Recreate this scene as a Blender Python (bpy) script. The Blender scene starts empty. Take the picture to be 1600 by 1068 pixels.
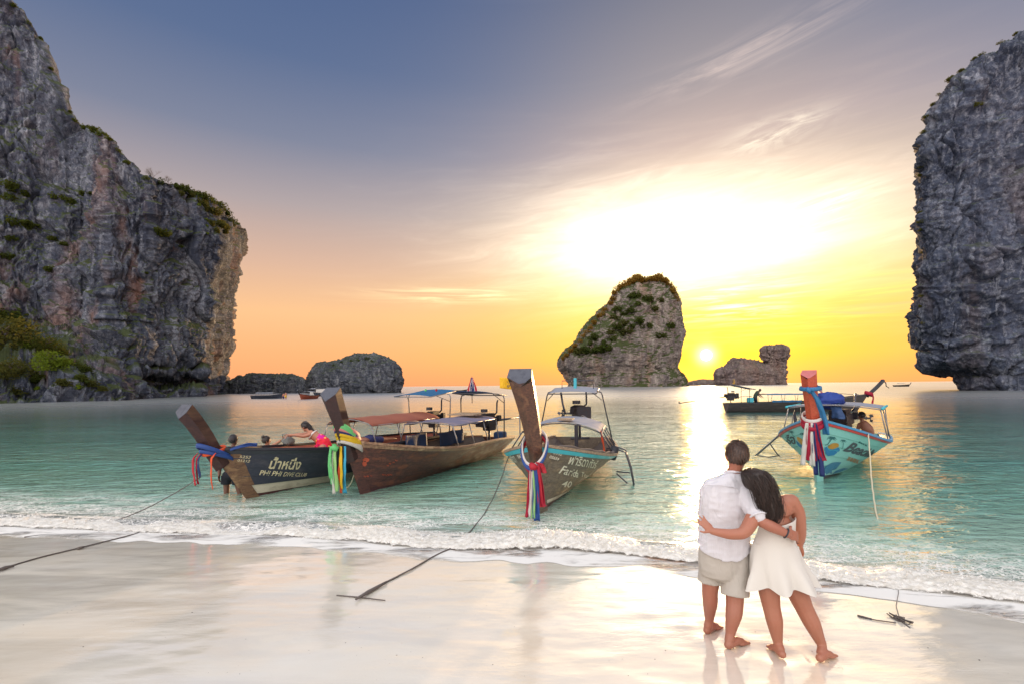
import bpy, bmesh, math, random
import numpy as np
from mathutils import Vector, Matrix
R = math.radians
SC = bpy.context.scene
COL = SC.collection
# ------------------------------------------------------------------ camera
F, HC, PX0, PY0, ROLL = 760.0, 2.37, 800.0, 601.5, -0.0097
cam = bpy.data.cameras.new('camera')
cam.sensor_width = 36.0
cam.lens = 36.0 * F / 1600
cam.shift_y = (PY0 - 534) / 1600
cam.clip_start, cam.clip_end = 0.1, 20000
cam_o = bpy.data.objects.new('camera', cam)
COL.objects.link(cam_o)
cam_o.matrix_world = Matrix.Translation((0, 0, HC)) @ Matrix.Rotation(R(90), 4, 'X') @ Matrix.Rotation(ROLL, 4, 'Z')
SC.camera = cam_o
# ------------------------------------------------------------------ render, exposure
SC.render.engine = 'CYCLES'
SC.cycles.use_denoising = True
SC.cycles.max_bounces = 8
SC.cycles.diffuse_bounces = 3
SC.cycles.glossy_bounces = 3
SC.cycles.transmission_bounces = 4
SC.cycles.transparent_max_bounces = 12
SC.cycles.caustics_reflective = False
SC.cycles.caustics_refractive = False
SC.cycles.sample_clamp_indirect = 4
SC.view_settings.view_transform = 'Standard'
SC.view_settings.look = 'None'
SC.view_settings.exposure = 1.28
SC.view_settings.gamma = 1.0
SC.view_settings.use_curve_mapping = False
# ------------------------------------------------------------------ node helpers
def srgb(r, g, b, k=1.0):
    f = lambda c: (c/255/12.92 if c <= 10 else ((c/255+0.055)/1.055)**2.4) * k
    return (f(r), f(g), f(b), 1)

class NT:
    def __init__(s, tree):
        s.t = tree
        s.t.nodes.clear()
    def n(s, typ, **kw):
        nd = s.t.nodes.new(typ)
        for k, v in kw.items():
            setattr(nd, k, v)
        return nd
    def put(s, sock, v):
        if isinstance(v, bpy.types.NodeSocket):
            s.t.links.new(v, sock)
        elif v is not None:
            sock.default_value = v
    def m(s, op, a, b=None, c=None, clamp=False):
        nd = s.n('ShaderNodeMath', operation=op, use_clamp=clamp)
        for i, v in enumerate((a, b, c)):
            s.put(nd.inputs[i], v)
        return nd.outputs[0]
    def vm(s, op, a, b=None):
        nd = s.n('ShaderNodeVectorMath', operation=op)
        s.put(nd.inputs[0], a); s.put(nd.inputs[1], b)
        return nd.outputs['Value'] if op in ('LENGTH', 'DOT_PRODUCT', 'DISTANCE') else nd.outputs[0]
    def mix(s, fac, a, b, blend='MIX'):
        nd = s.n('ShaderNodeMix', data_type='RGBA', blend_type=blend)
        s.put(nd.inputs[0], fac); s.put(nd.inputs[6], a); s.put(nd.inputs[7], b)
        return nd.outputs[2]
    def ramp(s, fac, stops, interp='LINEAR'):
        nd = s.n('ShaderNodeValToRGB')
        e = nd.color_ramp.elements
        nd.color_ramp.interpolation = interp
        while len(e) < len(stops):
            e.new(0.5)
        for i, (p, c) in enumerate(stops):
            e[i].position = p
            e[i].color = c if hasattr(c, '__len__') else (c, c, c, 1)
        s.put(nd.inputs[0], fac)
        return nd.outputs[0]
    def sm(s, v, lo, hi, a=0.0, b=1.0):
        nd = s.n('ShaderNodeMapRange', interpolation_type='SMOOTHSTEP')
        s.put(nd.inputs[0], v)
        for i, x in enumerate((lo, hi, a, b)):
            nd.inputs[i+1].default_value = x
        return nd.outputs[0]
    def noise(s, vec, scale, detail=4, rough=0.55, dist=0.0, col=False):
        nd = s.n('ShaderNodeTexNoise')
        s.put(nd.inputs['Vector'], vec)
        nd.inputs['Scale'].default_value = scale
        nd.inputs['Detail'].default_value = detail
        nd.inputs['Roughness'].default_value = rough
        nd.inputs['Distortion'].default_value = dist
        return nd.outputs['Color' if col else 'Fac']
    def vor(s, vec, scale, feature='F1'):
        nd = s.n('ShaderNodeTexVoronoi', feature=feature)
        s.put(nd.inputs['Vector'], vec)
        nd.inputs['Scale'].default_value = scale
        return nd.outputs['Distance']
    def mapv(s, vec, scale=(1, 1, 1), loc=(0, 0, 0), rot=(0, 0, 0)):
        nd = s.n('ShaderNodeMapping')
        s.put(nd.inputs[0], vec)
        nd.inputs[1].default_value = loc; nd.inputs[2].default_value = rot; nd.inputs[3].default_value = scale
        return nd.outputs[0]
    def bump(s, h, strength, dist, normal=None):
        nd = s.n('ShaderNodeBump')
        s.put(nd.inputs['Height'], h)
        nd.inputs['Strength'].default_value = strength
        nd.inputs['Distance'].default_value = dist
        s.put(nd.inputs['Normal'], normal)
        return nd.outputs[0]
    def comb(s, x, y, z):
        nd = s.n('ShaderNodeCombineXYZ')
        for i, v in enumerate((x, y, z)):
            s.put(nd.inputs[i], v)
        return nd.outputs[0]
    def sep(s, v):
        nd = s.n('ShaderNodeSeparateXYZ'); s.put(nd.inputs[0], v)
        return nd.outputs
# ------------------------------------------------------------------ sky and sun
SUN_AZ, SUN_EL = R(21.8), R(3.1)
def build_world():
    w = bpy.data.worlds.new('World'); SC.world = w; w.use_nodes = True
    T = NT(w.node_tree)
    D = T.n('ShaderNodeTexCoord').outputs['Generated']
    x, y, z = T.sep(D)
    hx, hy = math.sin(SUN_AZ), math.cos(SUN_AZ)
    e = T.m('MULTIPLY', T.m('ARCSINE', T.m('MINIMUM', T.m('MAXIMUM', z, -1.0), 1.0)), 57.2958)
    fwd = T.m('ADD', T.m('MULTIPLY', x, hx), T.m('MULTIPLY', y, hy))
    rgt = T.m('SUBTRACT', T.m('MULTIPLY', x, hy), T.m('MULTIPLY', y, hx))
    az = T.m('MULTIPLY', T.m('ARCTAN2', rgt, fwd), 57.2958)      # degrees right of the sun
    ep = T.m('MULTIPLY', T.m('MAXIMUM', e, 0.0), 1/90)
    q = lambda d: d/90
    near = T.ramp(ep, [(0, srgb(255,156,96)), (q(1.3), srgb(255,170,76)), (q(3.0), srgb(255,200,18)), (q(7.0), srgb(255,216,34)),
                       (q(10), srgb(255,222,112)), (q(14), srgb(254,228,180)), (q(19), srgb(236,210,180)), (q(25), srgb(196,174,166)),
                       (q(31), srgb(156,148,152)), (q(38), srgb(122,122,136)), (q(60), srgb(220,226,238)), (1, srgb(238,238,240,1.9))])  # overhead stops, above the view, brightened as added fill light
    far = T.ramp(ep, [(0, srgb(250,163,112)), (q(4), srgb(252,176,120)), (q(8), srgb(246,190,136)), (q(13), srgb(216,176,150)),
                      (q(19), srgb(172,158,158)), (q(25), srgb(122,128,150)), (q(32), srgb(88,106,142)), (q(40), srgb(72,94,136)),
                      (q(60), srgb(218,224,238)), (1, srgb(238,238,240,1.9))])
    back = T.ramp(ep, [(0, srgb(232,208,200,1.1)), (q(12), srgb(240,226,218,1.25)), (q(30), srgb(240,236,234,1.3)), (q(50), srgb(238,236,236,1.15)), (q(72), srgb(238,238,240,1.05)), (1, srgb(238,238,240))])  # unseen sky behind the camera, brightened as added fill light
    waz = T.m('POWER', 2.71828, T.m('MULTIPLY', T.m('POWER', T.m('DIVIDE', az, 22.0), 2.0), -1.0))
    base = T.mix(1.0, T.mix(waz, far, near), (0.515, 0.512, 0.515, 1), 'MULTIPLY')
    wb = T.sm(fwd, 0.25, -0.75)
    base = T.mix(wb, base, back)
    # the great white glow of thin cloud above the sun
    def lobe(a0, e0, sa, se, slope=0.0, raw=False):
        ee = T.m('SUBTRACT', T.m('SUBTRACT', e, e0), T.m('MULTIPLY', az, slope))
        u = T.m('POWER', T.m('DIVIDE', T.m('SUBTRACT', az, a0), sa), 2.0)
        v = T.m('POWER', T.m('DIVIDE', ee, se), 2.0)
        if raw:
            return T.m('SQRT', T.m('ADD', u, v))
        return T.m('POWER', 2.71828, T.m('MULTIPLY', T.m('ADD', u, v), -1.0))
    cv = T.comb(T.m('MULTIPLY', az, 0.035), T.m('MULTIPLY', T.m('SUBTRACT', e, T.m('MULTIPLY', az, 0.12)), 0.16), 0.3)
    cn = T.noise(cv, 3.2, 6, 0.6, 0.4)
    wispy = T.sm(cn, 0.42, 0.75)
    l1 = lobe(-3.2, 15.0, 1.0, 0.36, -.03, True)          # elliptical distance from its heart, degrees
    streak = T.noise(T.comb(T.m('MULTIPLY', az, 0.05), T.m('MULTIPLY', T.m('SUBTRACT', e, T.m('MULTIPLY', az, 0.1)), 0.30), 2.2), 2.0, 6, 0.6, 0.6)
    l1 = T.m('MULTIPLY', l1, T.m('ADD', 0.55, T.m('MULTIPLY', streak, 0.9)))
    g1 = T.m('POWER', 2.71828, T.m('MULTIPLY', T.m('POWER', T.m('DIVIDE', l1, 8.2), 1.25), -1.0))
    g2 = lobe(-2.0, 15.5, 16.0, 7.0)
    col = T.mix(1.0, base, T.mix(g1, (0, 0, 0, 1), (1.9, 1.62, 1.22, 1)), 'ADD')
    col = T.mix(1.0, col, T.mix(g2, (0, 0, 0, 1), (0.13, 0.10, 0.06, 1)), 'ADD')
    # thin cirrus
    def cirrus(mask, vec, sc, lo, hi, colr, amt, col):
        nz = T.sm(T.noise(vec, sc, 7, 0.62, 0.8), lo, hi)
        return T.mix(T.m('MULTIPLY', T.m('MULTIPLY', nz, mask), amt), col, colr)
    v1 = T.comb(T.m('MULTIPLY', az, 0.10), T.m('MULTIPLY', T.m('SUBTRACT', e, T.m('MULTIPLY', az, 0.13)), 0.42), 1.7)
    col = cirrus(lobe(6.9, 23.6, 3.6, 1.1, 0.08), v1, 2.2, 0.32, 0.66, srgb(252,240,212), 0.55, col)
    v2 = T.comb(T.m('MULTIPLY', az, 0.05), T.m('MULTIPLY', T.m('SUBTRACT', e, T.m('MULTIPLY', az, 0.17)), 0.5), 4.2)
    col = cirrus(lobe(4.0, 30.6, 9.0, 1.2, 0.15), v2, 1.7, 0.36, 0.78, srgb(214,190,176), 0.38, col)
    v3 = T.comb(T.m('MULTIPLY', az, 0.04), T.m('MULTIPLY', e, 0.55), 9.2)
    col = cirrus(lobe(-28.0, 11.0, 8.0, 0.8, 0.02), v3, 2.4, 0.34, 0.72, srgb(255,226,170), 0.8, col)
    col = cirrus(lobe(9.0, 7.0, 12.0, 2.6, 0.08), v3, 2.9, 0.45, 0.75, srgb(255,196,84), 0.75, col)
    col = cirrus(lobe(2.0, 9.2, 6.0, 2.4), v3, 3.4, 0.45, 0.7, srgb(255,250,214), 0.8, col)
    col = cirrus(lobe(14.0, 4.6, 7.0, 0.9, 0.15), v3, 2.2, 0.42, 0.7, srgb(246,150,98), 0.8, col)
    col = cirrus(lobe(9.0, 13.0, 4.0, 1.5, 0.3), v2, 4.0, 0.42, 0.7, (1.3, 1.15, 0.95, 1), 0.7, col)
    veil = T.m('MULTIPLY', T.sm(T.noise(v3, 0.9, 5, 0.6, 0.6), 0.45, 0.8), T.m('MULTIPLY', T.sm(e, 9.0, 16.0), T.sm(e, 34.0, 18.0)))
    col = T.mix(T.m('MULTIPLY', T.m('MULTIPLY', veil, waz), 0.12), col, srgb(255,222,186))
    # sun disc and its aureole
    sd = (math.sin(SUN_AZ)*math.cos(SUN_EL), math.cos(SUN_AZ)*math.cos(SUN_EL), math.sin(SUN_EL))
    ang = T.m('MULTIPLY', T.m('ARCCOSINE', T.m('MINIMUM', T.vm('DOT_PRODUCT', D, sd), 1.0)), 57.2958)
    au = T.m('POWER', 2.71828, T.m('MULTIPLY', T.m('DIVIDE', ang, 3.2), -1.0))
    col = T.mix(1.0, col, T.mix(au, (0, 0, 0, 1), (0.45, 0.29, 0.0, 1)), 'ADD')
    halo = T.m('POWER', 2.71828, T.m('MULTIPLY', T.m('POWER', T.m('DIVIDE', ang, 0.95), 2.0), -1.0))
    col = T.mix(1.0, col, T.mix(halo, (0, 0, 0, 1), (0.6, 0.6, 0.5, 1)), 'ADD')
    disc = T.sm(ang, 0.62, 0.5)
    col = T.mix(disc, col, (6, 5.6, 4.8, 1))
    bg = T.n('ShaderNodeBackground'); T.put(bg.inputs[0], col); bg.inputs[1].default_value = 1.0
    sky = T.n('ShaderNodeTexSky', sky_type='NISHITA')
    sky.sun_disc = False; sky.sun_elevation = SUN_EL; sky.sun_rotation = SUN_AZ
    bg2 = T.n('ShaderNodeBackground'); T.put(bg2.inputs[0], sky.outputs[0]); bg2.inputs[1].default_value = 0.05
    add = T.n('ShaderNodeMixShader'); add.inputs[0].default_value = 0.15
    T.put(add.inputs[1], bg.outputs[0]); T.put(add.inputs[2], bg2.outputs[0])
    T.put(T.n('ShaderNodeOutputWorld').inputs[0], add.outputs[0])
build_world()
sun = bpy.data.lights.new('sun', 'SUN')
sun.energy, sun.angle, sun.color = 2.0, R(0.6), (1.0, 0.62, 0.30)
sun_o = bpy.data.objects.new('sun', sun); COL.objects.link(sun_o)
sun_o.rotation_euler = Vector((math.sin(SUN_AZ)*math.cos(SUN_EL), math.cos(SUN_AZ)*math.cos(SUN_EL), math.sin(SUN_EL))).to_track_quat('Z', 'Y').to_euler()
sun_o.location = (40, 100, 30)
# ------------------------------------------------------------------ geometry helpers
def P(px, py, d):
    """the point of the place seen at photo pixel (px, py), d metres away along the view"""
    s, c = math.sin(-ROLL), math.cos(ROLL)
    dx, dy = px-PX0, py-PY0
    return np.array(((dx*c - dy*s)*d/F, d, HC - (dx*s + dy*c)*d/F))
def PZ(px, py, z=0.0):
    q = P(px, py, 1.0)
    return P(px, py, (z-HC)/(q[2]-HC))
def proj(p):
    p = np.asarray(p, float)
    u, w = p[..., 0]*F/p[..., 1], (HC-p[..., 2])*F/p[..., 1]
    s, c = math.sin(-ROLL), math.cos(ROLL)
    return u*c + w*s + PX0, -u*s + w*c + PY0
def hash3(ix, iy, iz, seed):
    h = (ix*374761393 + iy*668265263 + iz*2147483647*3 + seed*974634777) & 0xFFFFFFFF
    h = ((h ^ (h >> 13))*1274126177) & 0xFFFFFFFF
    h = ((h ^ (h >> 15))*2246822519) & 0xFFFFFFFF
    return (h ^ (h >> 16)) & 0xFFFFFFFF
def pnoise(p, seed=0):
    """gradient noise, about -1..1"""
    p = np.asarray(p, float)
    i = np.floor(p).astype(np.int64); f = p-i
    u = f*f*f*(f*(f*6-15)+10)
    out = 0
    for dx in (0, 1):
        for dy in (0, 1):
            for dz in (0, 1):
                h = hash3(i[..., 0]+dx, i[..., 1]+dy, i[..., 2]+dz, seed)
                a = (h & 1023)/1023*6.2832; b = ((h >> 10) & 1023)/511.5-1
                r = np.sqrt(np.maximum(0, 1-b*b))
                g = r*np.cos(a)*(f[..., 0]-dx) + r*np.sin(a)*(f[..., 1]-dy) + b*(f[..., 2]-dz)
                wx = u[..., 0] if dx else 1-u[..., 0]
                wy = u[..., 1] if dy else 1-u[..., 1]
                wz = u[..., 2] if dz else 1-u[..., 2]
                out = out + g*wx*wy*wz
    return out*1.6
def fbm(p, oct=4, seed=0, gain=0.5, ridge=False):
    s, a, n = 0, 1.0, 0
    p = np.asarray(p, float)
    for o in range(oct):
        v = pnoise(p, seed+o*17)
        if ridge:
            v = 1-2*np.abs(v)
        s = s + a*v; n += a; a *= gain
        p = p*2.03 + 7.1
    return s/n
def worley(p, seed=0):
    p = np.asarray(p, float)
    i = np.floor(p).astype(np.int64); f = p-i
    d1 = np.full(p.shape[:-1], 9.0); d2 = d1.copy(); idv = np.zeros(p.shape[:-1])
    for dx in (-1, 0, 1):
        for dy in (-1, 0, 1):
            for dz in (-1, 0, 1):
                h = hash3(i[..., 0]+dx, i[..., 1]+dy, i[..., 2]+dz, seed)
                q = np.stack((dx + (h & 1023)/1023, dy + ((h >> 10) & 1023)/1023, dz + ((h >> 20) & 1023)/1023), -1) - f
                d = np.sqrt((q*q).sum(-1))
                c = d < d1
                d2 = np.where(c, d1, np.minimum(d2, d)); idv = np.where(c, (h % 997)/997, idv); d1 = np.where(c, d, d1)
    return d1, d2, idv
def sstep(x, a, b):
    t = np.clip((x-a)/(b-a), 0, 1)
    return t*t*(3-2*t)
def link(name, mesh, mat=None, parent=None, smooth=True):
    if mat is not None and not mesh.materials:
        mesh.materials.append(mat)
    if smooth:
        mesh.shade_smooth()
    o = bpy.data.objects.new(name, mesh)
    COL.objects.link(o)
    if parent is not None:
        o.parent = parent
    return o
def grid_mesh(name, V, wrap=False, flip=False):
    nr, nc = V.shape[:2]
    me = bpy.data.meshes.new(name)
    idx = np.arange(nr*nc).reshape(nr, nc)
    if wrap:
        idx = np.concatenate((idx, idx[:, :1]), 1)
    q = np.stack((idx[:-1, :-1], idx[:-1, 1:], idx[1:, 1:], idx[1:, :-1]), -1).reshape(-1, 4)
    if flip:
        q = q[:, ::-1]
    me.vertices.add(nr*nc); me.vertices.foreach_set('co', V.reshape(-1).astype(np.float32))
    me.loops.add(q.size); me.loops.foreach_set('vertex_index', q.reshape(-1).astype(np.int32))
    me.polygons.add(len(q)); me.polygons.foreach_set('loop_start', np.arange(0, q.size, 4, dtype=np.int32))
    me.update(calc_edges=True); me.validate()
    return me
def attr(me, name, vals):
    a = me.attributes.new(name, 'FLOAT', 'POINT')
    a.data.foreach_set('value', np.asarray(vals, np.float32).reshape(-1))
def tag(o, label=None, cat=None, group=None, kind=None):
    for k, v in (('label', label), ('category', cat), ('group', group), ('kind', kind)):
        if v:
            o[k] = v
    return o
def thing(name, label, cat, loc=(0, 0, 0), rz=0.0, group=None):
    o = bpy.data.objects.new(name, None)
    o.empty_display_size = 0.2
    COL.objects.link(o); o.location = loc; o.rotation_euler = (0, 0, rz)
    return tag(o, label, cat, group)
def new_mat(name):
    m = bpy.data.materials.new(name); m.use_nodes = True
    return m, NT(m.node_tree)
def finish(T, shader, vol=None):
    out = T.n('ShaderNodeOutputMaterial'); T.put(out.inputs[0], shader)
def principled(T, col, rough=0.6, normal=None, **kw):
    b = T.n('ShaderNodeBsdfPrincipled')
    T.put(b.inputs['Base Color'], col); T.put(b.inputs['Roughness'], rough); T.put(b.inputs['Normal'], normal)
    for k, v in kw.items():
        T.put(b.inputs[k.replace('_', ' ')], v)
    return b.outputs[0]
# ------------------------------------------------------------------ shoreline, sand, sea
SH = np.array([PZ(-1500, 800)[:2], PZ(-400, 808)[:2], PZ(0, 822)[:2], PZ(250, 832)[:2], PZ(480, 838)[:2], PZ(620, 852)[:2], PZ(720, 860)[:2], PZ(850, 858)[:2], PZ(1000, 868)[:2],
               PZ(1150, 888)[:2], PZ(1280, 908)[:2], PZ(1450, 925)[:2], PZ(1600, 944)[:2], PZ(1900, 985)[:2], PZ(3000, 1090)[:2]])
SH = SH[np.argsort(SH[:, 0])]
def shore(x):
    """Y of the water's edge at a given X"""
    return np.interp(x, SH[:, 0], SH[:, 1]) + 0.0
def sand_z(x, y):
    d = shore(x)-y
    return np.where(d > 0, 0.012 + 0.036*np.minimum(d, 6) + 0.06*np.maximum(d-6, 0), 0.012 + 0.13*d)
FEET = []   # the couple's feet press into the sand; filled by hand from their stance
def foot_xy():
    return [PZ(px, py, 0.1)[:2] for px, py in ((1112, 985), (1142, 1005), (1216, 1020), (1288, 1026))]
def sand_h(X, Y):
    p = np.stack((X, Y, 0*X), -1)
    dry = np.clip((shore(X)-Y)/0.6, 0, 1)
    return sand_z(X, Y) + dry*(0.018*fbm(p*np.array((0.45, 0.8, 1)), 3, 3) + 0.005*fbm(p*np.array((2.2, 4.5, 1))+3, 3, 9))
def build_ground():
    ys = np.concatenate((np.linspace(-14, 1.8, 30)[:-1], np.linspace(1.8, 9.6, 330), np.linspace(9.6, 60, 40)[1:]))
    xs = np.concatenate((np.linspace(-60, -9.5, 24)[:-1], np.linspace(-9.5, 8.5, 420), np.linspace(8.5, 60, 24)[1:]))
    X, Y = np.meshgrid(xs, ys)
    Z = sand_h(X, Y)
    for fx, fy in foot_xy():
        r2 = ((X-fx)/0.16)**2 + ((Y-fy)/0.2)**2
        Z = Z - 0.006*np.exp(-r2*2.2) + 0.003*np.exp(-(np.sqrt(r2)-1.25)**2*5)
    for px, py, a in ((1012, 955, .006), (1070, 975, .008), (960, 985, .004), (1180, 985, -.004), (1020, 990, .004)):
        q = PZ(px, py, 0.1)
        r2 = ((X-q[0])/0.17)**2 + ((Y-q[1])/0.12)**2
        Z = Z + a*np.exp(-r2*2)
    me = grid_mesh('beach_sand', np.stack((X, Y, Z), -1))
    attr(me, 'land', shore(X)-Y)
    m, T = new_mat('wet_sand')
    pos = T.n('ShaderNodeTexCoord').outputs['Object']
    land = T.n('ShaderNodeAttribute', attribute_name='land').outputs['Fac']
    big = T.noise(T.mapv(pos, (0.5, 1.1, 1), rot=(0, 0, R(-14))), 1.1, 5, 0.6, 0.6)
    fine = T.noise(pos, 260, 3, 0.7)
    col = T.mix(T.sm(big, 0.3, 0.72), srgb(250, 241, 222), srgb(254, 248, 234))
    col = T.mix(T.m('MULTIPLY', fine, 0.16), col, srgb(150, 128, 100))
    spk = T.sm(T.noise(pos, 90, 2, 0.5), 0.72, 0.78)
    col = T.mix(T.m('MULTIPLY', spk, 0.3), col, srgb(120, 104, 88))
    # how wet the sheet of water on the sand still is
    wet = T.sm(T.noise(T.mapv(pos, (0.35, 1.5, 1), rot=(0, 0, R(-17))), 1.3, 5, 0.6, 0.8), 0.30, 0.62)
    shine = T.m('MAXIMUM', T.m('MULTIPLY', wet, T.sm(land, 7.0, 2.5)), T.sm(land, 2.4, 0.3))
    rough = T.m('SUBTRACT', 0.13, T.m('MULTIPLY', shine, 0.09))
    rip = T.noise(T.mapv(pos, (2.2, 11.0, 1), rot=(0, 0, R(-16))), 2.4, 4, 0.6, 0.5)
    rip2 = T.noise(T.mapv(pos, (14, 44.0, 1), rot=(0, 0, R(-22))), 1.6, 3, 0.6, 0.4)
    h = T.m('ADD', T.m('MULTIPLY', rip, 0.5), T.m('MULTIPLY', rip2, 0.22))
    h = T.m('ADD', h, T.m('MULTIPLY', fine, 0.02))
    patchy = T.sm(T.noise(T.mapv(pos, (0.5, 0.9, 1)), 1.4, 4, 0.6), 0.42, 0.62, 0.25, 1.0)
    nb = T.bump(T.m('MULTIPLY', h, patchy), 0.4, 0.010)
    dif = principled(T, col, 0.8, nb, Specular_IOR_Level=0.2)
    gl = T.n('ShaderNodeBsdfGlossy'); gl.inputs[0].default_value = (1, 1, 1, 1); T.put(gl.inputs['Roughness'], rough); T.put(gl.inputs['Normal'], nb)
    fr = T.n('ShaderNodeFresnel'); fr.inputs[0].default_value = 1.4; T.put(fr.inputs['Normal'], nb)
    film = T.m('MULTIPLY', T.m('POWER', fr.outputs[0], 0.36), T.m('MULTIPLY', T.sm(land, -0.12, 0.06), T.m('ADD', 0.72, T.m('MULTIPLY', shine, 0.28))))
    mx = T.n('ShaderNodeMixShader'); T.put(mx.inputs[0], film); T.put(mx.inputs[1], dif); T.put(mx.inputs[2], gl.outputs[0])
    sh = mx.outputs[0]
    finish(T, sh)
    tag(link('beach_sand', me, m), kind='structure')

def build_sea():
    inv = np.linspace(1/4.0, 1/420.0, 470)
    ds = np.concatenate((1/inv, np.geomspace(420, 12000, 14)[1:]))
    ts = np.concatenate((np.linspace(-3.2, -1.12, 18)[:-1], np.linspace(-1.12, 1.12, 500), np.linspace(1.12, 3.2, 18)[1:]))
    D, Tn = np.meshgrid(ds, ts, indexing='ij')
    X, Y = D*Tn, D.copy()
    off = Y-shore(X)                                  # how far out
    p = np.stack((X, Y, 0*X), -1)
    amp = sstep(off, 0.1, 2.5)*(1-sstep(D, 22, 70))
    w = 0.020*fbm(p*np.array((0.55, 1.25, 1)), 3, 21) + 0.011*fbm(p*np.array((1.6, 3.6, 1))+5, 2, 33)*(1-sstep(D, 12, 30))
    w = w + 0.014*np.sin(Y*1.5 + X*0.35 + 1.2*fbm(p*0.3, 2, 5))
    swell = 0.10*np.exp(-((off-0.42 - 0.12*fbm(p*np.array((0.5, 0, 0)), 2, 8))/0.24)**2)*(0.35+0.65*sstep(fbm(p*np.array((0.35, 0, 0))+2, 2, 4), -0.35, 0.3))
    Z = amp*w + swell
    reach = 0.55 + 0.45*fbm(p*np.array((0.7, 0, 0))+4, 3, 12)
    film = sand_h(X, Y) + 0.007 - 0.12*np.maximum(-off-reach, 0)
    Z = np.where(off < 0, film, Z + 0.016*np.exp(-np.maximum(off, 0)/0.5))
    me = grid_mesh('sea', np.stack((X, Y, Z), -1))
    attr(me, 'off', off); attr(me, 'edge', off+reach)
    m, T = new_mat('sea_water')
    pos = T.n('ShaderNodeTexCoord').outputs['Object']
    off = T.n('ShaderNodeAttribute', attribute_name='off').outputs['Fac']
    dist = T.vm('LENGTH', pos)
    patch = T.noise(T.mapv(pos, (0.10, 0.22, 1)), 1.0, 4, 0.6, 0.5)
    deep = T.ramp(T.m('ADD', T.m('MULTIPLY', off, 1/60), T.m('MULTIPLY', T.m('SUBTRACT', patch, 0.5), 0.12)),
                  [(0.0, srgb(196, 218, 200)), (0.03, srgb(166, 206, 184)), (0.09, srgb(126, 182, 160)), (0.2, srgb(92, 160, 144)), (0.5, srgb(54, 124, 116)), (1.0, srgb(38, 92, 94))])
    # ripples: three sizes, each leaving before it gets smaller than a pixel
    r0 = T.noise(T.mapv(pos, (0.35, 1.0, 1), rot=(0, 0, R(6))), 0.55, 3, 0.5, 0.3)
    r1 = T.noise(T.mapv(pos, (0.7, 1.7, 1), rot=(0, 0, R(-8))), 1.5, 4, 0.55, 0.4)
    r2 = T.noise(T.mapv(pos, (1.0, 2.4, 1), rot=(0, 0, R(10))), 6.0, 3, 0.55, 0.3)
    f2 = T.sm(dist, 26, 9)
    h = T.m('ADD', T.m('MULTIPLY', r1, T.sm(dist, 70, 9, 0.30, 1.0)), T.m('MULTIPLY', T.m('MULTIPLY', r2, 0.16), f2))
    h = T.m('ADD', h, T.m('MULTIPLY', r0, T.sm(dist, 10, 60, 0.2, 1.0)))
    calm = T.sm(patch, 0.30, 0.62, 0.45, 1.0)
    h = T.m('MULTIPLY', h, calm)
    nb = T.bump(h, 0.8, 0.21)
    rough = T.sm(dist, 8, 120, 0.09, 0.30)
    # foam lace near the edge
    ln = T.noise(pos, 3.0, 3, 0.6, 1.5, True)
    wv = T.vm('ADD', T.mapv(pos, (1, 1.5, 1)), T.vm('MULTIPLY', ln, (0.5, 0.5, 0.5)))
    v1 = T.vor(wv, 4.2, 'DISTANCE_TO_EDGE'); v2 = T.vor(wv, 11.0, 'DISTANCE_TO_EDGE')
    lace = T.m('MAXIMUM', T.sm(v1, 0.10, 0.02), T.m('MULTIPLY', T.sm(v2, 0.13, 0.02), 0.8))
    blot = T.noise(T.mapv(pos, (0.5, 1.5, 1)), 1.6, 5, 0.65, 0.5)
    zone = T.m('MULTIPLY', T.sm(off, 3.2, 0.8), T.sm(blot, 0.36, 0.54))
    foam = T.m('MULTIPLY', lace, zone, clamp=True)
    foam = T.m('MAXIMUM', foam, T.m('MULTIPLY', T.sm(off, 0.26, 0.02), T.sm(blot, 0.34, 0.56)))
    edge = T.n('ShaderNodeAttribute', attribute_name='edge').outputs['Fac']
    rim = T.m('MULTIPLY', T.m('MULTIPLY', T.sm(edge, 0.0, 0.02), T.sm(edge, 0.10, 0.03)), T.sm(T.noise(pos, 5.0, 4, 0.7), 0.40, 0.6))
    foam = T.m('MAXIMUM', foam, T.m('MULTIPLY', T.m('MULTIPLY', T.m('MULTIPLY', lace, 0.35), T.sm(off, 0.2, -0.1)), T.sm(T.noise(T.mapv(pos, (0.8, 1.9, 1), loc=(7, 3, 0)), 2.0, 4, 0.65), 0.5, 0.66)))
    foam = T.m('MAXIMUM', foam, T.m('MULTIPLY', rim, 0.7))
    foam = T.m('MULTIPLY', foam, T.sm(edge, -0.03, 0.01), clamp=True)
    # body of the water: milky turquoise, see-through only where it is shallow
    dif = T.n('ShaderNodeBsdfDiffuse'); T.put(dif.inputs[0], deep)
    tr = T.n('ShaderNodeBsdfTransparent'); tr.inputs[0].default_value = (1, 1, 1, 1)
    body = T.n('ShaderNodeMixShader')
    T.put(body.inputs[0], T.sm(off, 0.0, 1.6, 0.0, 0.95)); T.put(body.inputs[1], tr.outputs[0]); T.put(body.inputs[2], dif.outputs[0])
    gl = T.n('ShaderNodeBsdfGlossy'); gl.inputs[0].default_value = (1, 1, 1, 1); T.put(gl.inputs['Roughness'], rough); T.put(gl.inputs['Normal'], nb)
    fr = T.n('ShaderNodeFresnel'); fr.inputs[0].default_value = 1.45; T.put(fr.inputs['Normal'], nb)
    refl = T.m('POWER', fr.outputs[0], 0.52)
    wat = T.n('ShaderNodeMixShader'); T.put(wat.inputs[0], T.m('MULTIPLY', refl, T.sm(edge, 0.0, 0.2))); T.put(wat.inputs[1], body.outputs[0]); T.put(wat.inputs[2], gl.outputs[0])
    fo = T.n('ShaderNodeBsdfDiffuse'); fo.inputs[0].default_value = (0.82, 0.8, 0.76, 1)
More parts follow.
